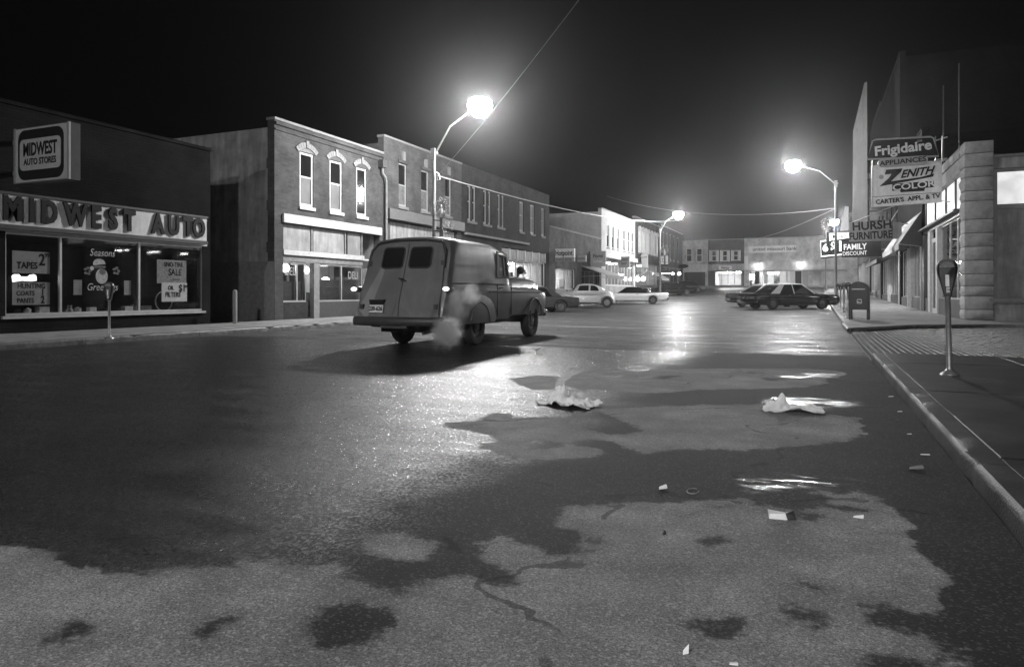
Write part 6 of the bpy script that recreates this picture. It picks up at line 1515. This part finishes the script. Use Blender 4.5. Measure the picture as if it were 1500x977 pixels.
# ------------------------------------------------------------------ christmas decorations on the lamp poles
def wreath(mb, c, r, nn=30, tube_r=.045, seed=1, ax=(1, 0, 0)):
    rnd = random.Random(seed); u = Vector(ax).normalized(); up = Vector((0, 0, 1)); n = u.cross(up)
    for i in range(nn * 4):
        a = rnd.uniform(-.2, math.pi + .2) if False else rnd.uniform(0, 2 * math.pi)
        p = Vector(c) + u * (r * math.cos(a)) + up * (r * math.sin(a)) + Vector([rnd.gauss(0, tube_r) for _ in range(3)])
        d = Vector([rnd.uniform(-1, 1) for _ in range(3)]).normalized(); e = d.cross(Vector((0, 0, 1)) if abs(d.z) < .9 else Vector((1, 0, 0))).normalized()
        l_ = rnd.uniform(.05, .10); mb.add([p, p + d * l_ + e * .018, p + d * l_ - e * .018, p + d * l_ * .6 + n * .02], [(0, 1, 2), (0, 2, 3), (0, 3, 1)])
    return mb
def decoration(x, y, zc_, k, s, label, seed):
    t = thing('candle_decoration', label, 'decoration', (x, y, zc_ - 1.2 * k), 'candle and wreath decorations on the lamp poles')
    cx_ = x + s * .38 * k
    part(wreath(MB(), (cx_, y, zc_), .27 * k, seed=seed), 'wreath', M['garland'], t, kind='stuff')
    part(MB().lathe([(.055 * k, -.42 * k), (.055 * k, -.08 * k), (.0, -.08 * k)], (cx_, y, zc_), 12), 'candle', M['white_paint'], t)
    part(MB().ell((cx_, y, zc_ + .0), (.03 * k, .03 * k, .07 * k), 8, 6), 'flame', M['sign_white'], t)
    part(MB().lathe([(.075 * k, -1.15 * k), (.06 * k, -.43 * k)], (cx_, y, zc_), 12), 'candlestick', M['dark_paint'], t)
    part(wreath(MB(), (cx_ + s * .28 * k, y - .02, zc_ - .82 * k), .18 * k, 20, .035, seed + 5), 'small_wreath', M['garland'], t, kind='stuff')
    part(MB().tube([(x, y, zc_ - .9 * k), (cx_ + s * .26 * k, y, zc_ - 1.0 * k)], .02, 6).tube([(x, y, zc_ - .5 * k), (cx_, y, zc_ - .55 * k)], .02, 6), 'bracket', M['iron'], t)
decoration(-13.45, LP[0] - .12, onx(652, 304, -13.1).z, 1.0, 1, 'wreath and candle decoration on the lamp pole above the van roof', 1)
decoration(1.05, 46 - .12, ony(1201, 329, 46).z, 1.15, -1, 'wreath and candle decoration on the right lamp pole beside the bright marquee', 2)
decoration(-13.45, LP[2] - .12, onx(969, 366, -13.3).z, 1.2, 1, 'wreath and candle decoration on the farthest lamp pole', 3)

# ------------------------------------------------------------------ overhead wires
def wire(a, b, sag, label, r=.012):
    a, b = Vector(a), Vector(b); pts = []
    for i in range(21):
        f = i / 20; p = a.lerp(b, f); p.z -= sag * 4 * f * (1 - f); pts.append(p)
    solo(MB().tube([p - a * 0 for p in pts], r, 5), 'overhead_wire', M['wire'], label, 'wire', pts[10], group=None)
pA = Vector((-13.4, LP[0], onx(640, 258, -13.45).z)); pR = Vector((1.05, 46, ony(1208, 306, 46).z))
wire(pA, onx(1000, 322, XL + 3), .8, 'bright wire running from the nearest lamp pole along the left shop fronts', .02)
wire(pR, (-16.9, 60, ony(880, 308, 60).z + 1.2), .9, 'wire crossing the street from the right lamp pole to the left row', .012)
wire(pR, ony(1085, 352, 104), .5, 'thin wire from the right lamp pole down to the bank building', .012)
wire(Vector((-13.4, LP[0], onx(640, 262, -13.45).z)), (2.5, 5.5, 8.4), .35, 'thin wire rising from the nearest lamp pole over the street into the dark', .008)
t = thing('pole_insulator', 'small white looped insulator on the nearest lamp pole', 'insulator', pA)
part(MB().tube([pA + Vector((.05, -.05, .1)), pA + Vector((.2, -.08, .02)), pA + Vector((.25, -.08, -.2)), pA + Vector((.12, -.08, -.22)), pA + Vector((.1, -.06, 0))], .022, 6), 'wire_loop', M['white_paint'], t)

# ------------------------------------------------------------------ litter
def sheet(px, py, w_, d_, hgt, seed, label, mt='paper', name='crumpled_newspaper', rz=0, n=26):
    rnd = random.Random(seed); q = ong(px, py, .012); m = MB(); vs = []
    import mathutils.noise as nz
    for j in range(n + 1):
        for i in range(n + 1):
            u, v_ = i / n - .5, j / n - .5
            e = nz.noise(Vector((u * 3.1 + seed, v_ * 3.3, 0))); e2 = abs(nz.noise(Vector((u * 6 + seed, v_ * 6, 5))) + .35 * nz.noise(Vector((u * 15, v_ * 13 + seed, 3))))
            bump = math.exp(-((u + .22) ** 2 + (v_ - .0) ** 2) / .03)
            z = max(.0, hgt * (.28 * e + .22 * e2 + .95 * bump * (.5 + .8 * e2)) + .012)
            x = u * w_ * (1 + .3 * nz.noise(Vector((0, v_ * 4 + seed, 2)))) * (1 - .3 * bump); y = v_ * d_ * (1 + .35 * nz.noise(Vector((u * 4 + seed, 0, 7))))
            vs.append((q.x + x * math.cos(rz) - y * math.sin(rz), q.y + x * math.sin(rz) + y * math.cos(rz), q.z + z))
    m.add(vs, [(a + b * (n + 1), a + 1 + b * (n + 1), a + 1 + (b + 1) * (n + 1), a + (b + 1) * (n + 1)) for a in range(n) for b in range(n)])
    o = solo(m, name, M[mt], label, 'paper', q)
    md = o.modifiers.new('thick', 'SOLIDIFY'); md.thickness = .003
    return o
sheet(835, 592, .52, .34, .25, 3, 'crumpled white newspaper standing up at one end, left one of the two sheets', rz=R(-14))
sheet(1160, 600, .48, .32, .15, 8, 'crumpled white newspaper lying flatter, right one of the two sheets', rz=R(8))
def pack(px, py, a, label):
    q = ong(px, py, .006); t = thing('crushed_packet', label, 'packet', q); c_, s_ = math.cos(a), math.sin(a)
    def Q(x, y, z): return (q.x + x * c_ - y * s_, q.y + x * s_ + y * c_, q.z + z)
    part(MB().add([Q(-.05, -.025, 0), Q(.03, -.03, 0), Q(.035, .03, 0), Q(-.045, .03, 0), Q(-.048, -.02, .022), Q(.02, -.03, .028), Q(.03, .028, .018), Q(-.05, .025, .03)], [(3, 2, 1, 0), (4, 5, 6, 7), (0, 1, 5, 4), (1, 2, 6, 5), (2, 3, 7, 6), (3, 0, 4, 7)]), 'white_box', M['paper'], t)
    part(MB().add([Q(.031, -.03, 0), Q(.07, -.015, 0), Q(.075, .03, 0), Q(.037, .03, 0), Q(.022, -.03, .0285), Q(.06, -.02, .02), Q(.065, .02, .034), Q(.032, .028, .0185)], [(3, 2, 1, 0), (4, 5, 6, 7), (0, 1, 5, 4), (1, 2, 6, 5), (2, 3, 7, 6), (3, 0, 4, 7)]), 'dark_end', M['goods_dark'], t)
pack(1142, 758, .2, 'crushed black and white packet below the right puddle')
def bit(px, py, l, w_, a, label, name='paper_scrap', h_=.0025, mt='paper', cat='litter'):
    l *= .8; w_ *= .75; q = ong(px, py, .006); c_, s_ = math.cos(a) , math.sin(a); m = MB()
    P_ = [(-l / 2, -w_ / 2, 0), (l / 2, -w_ / 2 * .7, h_ * .5), (l / 2 * .9, w_ / 2, h_ * 1.5), (-l / 2 * .8, w_ / 2, .0)]
    vs = [(q.x + x * c_ - y * s_, q.y + x * s_ + y * c_, q.z + z + dz) for dz in (0, h_) for x, y, z in P_]
    m.add(vs, [(3, 2, 1, 0), (4, 5, 6, 7), (0, 1, 5, 4), (1, 2, 6, 5), (2, 3, 7, 6), (3, 0, 4, 7)])
    solo(m, name, M[mt], label, cat, q)
bit(971, 716, .055, .025, .4, 'small white matchbook alone in the middle of the wet band', 'matchbook', .01)
bit(577, 580, .05, .04, .2, 'single white scrap inside the van shadow')
bit(791, 519, .16, .12, .3, 'pale crumpled scrap at the edge of the van shadow', h_=.05)
bit(1305, 581, .07, .03, .5, 'white scrap in the gutter nearest the brick alley')
bit(1318, 603, .05, .03, .2, 'white scrap second along the gutter from the alley')
bit(1332, 636, .04, .02, .1, 'small scrap in the gutter beside the dry patch edge')
bit(1355, 666, .07, .03, .0, 'long white scrap halfway down the gutter')
bit(1342, 687, .10, .02, .2, 'curled leaf in the middle of the wet gutter', 'fallen_leaf', .01, 'wood')
bit(1258, 759, .055, .014, -.4, 'cigarette end right of the crushed packet', 'cigarette_end', .008)
bit(1005, 958, .02, .016, 0, 'pebble at the bottom centre of the street', 'pebble', .012)
bit(1075, 973, .03, .014, 0, 'white chip at the very bottom edge of the street')
bit(973, 783, .02, .012, 1.0, 'crown cork on the dry asphalt under the matchbook', 'crown_cork', .008, 'goods_dark')
bit(841, 448, .5, .1, .3, 'pale paper strip lying by the small rounded car front wheel', h_=.05)
bit(404, 483, .25, .12, .3, 'white scrap on the left kerb before the deli', h_=.05)
bit(333, 488, .1, .08, .3, 'glinting scrap at the left kerb by the side yard', h_=.05)
solo(MB().tube([ong(1060 + 9 * math.cos(a_ * .45) - 45, 719 + 4 * math.sin(a_ * .45), .008) for a_ in range(13)], .0022, 5), 'rubber_band', M['panel_grey'], 'thin pale loop lying right of the white matchbook', 'rubber band', ong(1015, 719, .006))

# ------------------------------------------------------------------ exhaust steam
def steam(c, r, dens, label, soft=1.0, name='exhaust_steam', an=0.35):
    m = bpy.data.materials.new('steam'); m.use_nodes = True; nt = m.node_tree; nt.nodes.clear(); L = nt.links.new
    o = N(nt, 'ShaderNodeOutputMaterial'); v_ = N(nt, 'ShaderNodeVolumePrincipled'); v_.inputs['Color'].default_value = g3(.95); v_.inputs['Anisotropy'].default_value = an
    tc = N(nt, 'ShaderNodeTexCoord'); ln = N(nt, 'ShaderNodeVectorMath', operation='LENGTH')
    L(tc.outputs['Object'], ln.inputs[0]); nn = N(nt, 'ShaderNodeTexNoise', i_Scale=2.9, i_Detail=9.0, i_Roughness=.6); L(tc.outputs['Object'], nn.inputs['Vector'])
    d0 = mth(nt, 'MULTIPLY_ADD', mth(nt, 'SUBTRACT', nn.outputs['Fac'], .5), 1.15, ln.outputs['Value'])
    fall = ramp(nt, d0, .15, .95 * soft, 1.0, 0.0)
    L(mth(nt, 'MULTIPLY', mth(nt, 'POWER', fall, 2.4), dens), v_.inputs['Density']); L(v_.outputs[0], o.inputs['Volume'])
    ob = bpy.data.objects.new(name, MB().ell((0, 0, 0), (1, 1, 1), 20, 12).mesh(name, mat=m)); C.objects.link(ob)
    ob.location = c; ob.scale = r; ob['kind'] = 'stuff'; ob['label'] = label; ob['category'] = 'steam'
    return ob
q = ong(655, 519); 
steam(ony(654, 487, 9.5), (.36, .42, .37), 14.0, 'dense round puff of exhaust steam by the right rear corner of the van')
steam(ony(690, 432, 10.6), (.24, .4, .34), 4.0, 'thin wisp of steam curling up beside the rear fender', .9)
steam(ony(668, 452, 10.2), (.34, .4, .55), 3.0, 'faint veil of steam between the puff and the wisp', .9)

# ------------------------------------------------------------------ haze
hm = bpy.data.materials.new('haze'); hm.use_nodes = True; nt = hm.node_tree; nt.nodes.clear()
o_ = N(nt, 'ShaderNodeOutputMaterial'); v_ = N(nt, 'ShaderNodeVolumePrincipled'); v_.inputs['Color'].default_value = g3(.95); v_.inputs['Density'].default_value = HAZE; v_.inputs['Anisotropy'].default_value = .90
nt.links.new(v_.outputs[0], o_.inputs['Volume'])
hz = part(MB().box(-90, 90, -60, 135, -1.1, 24), 'haze', hm); hz['kind'] = 'stuff'
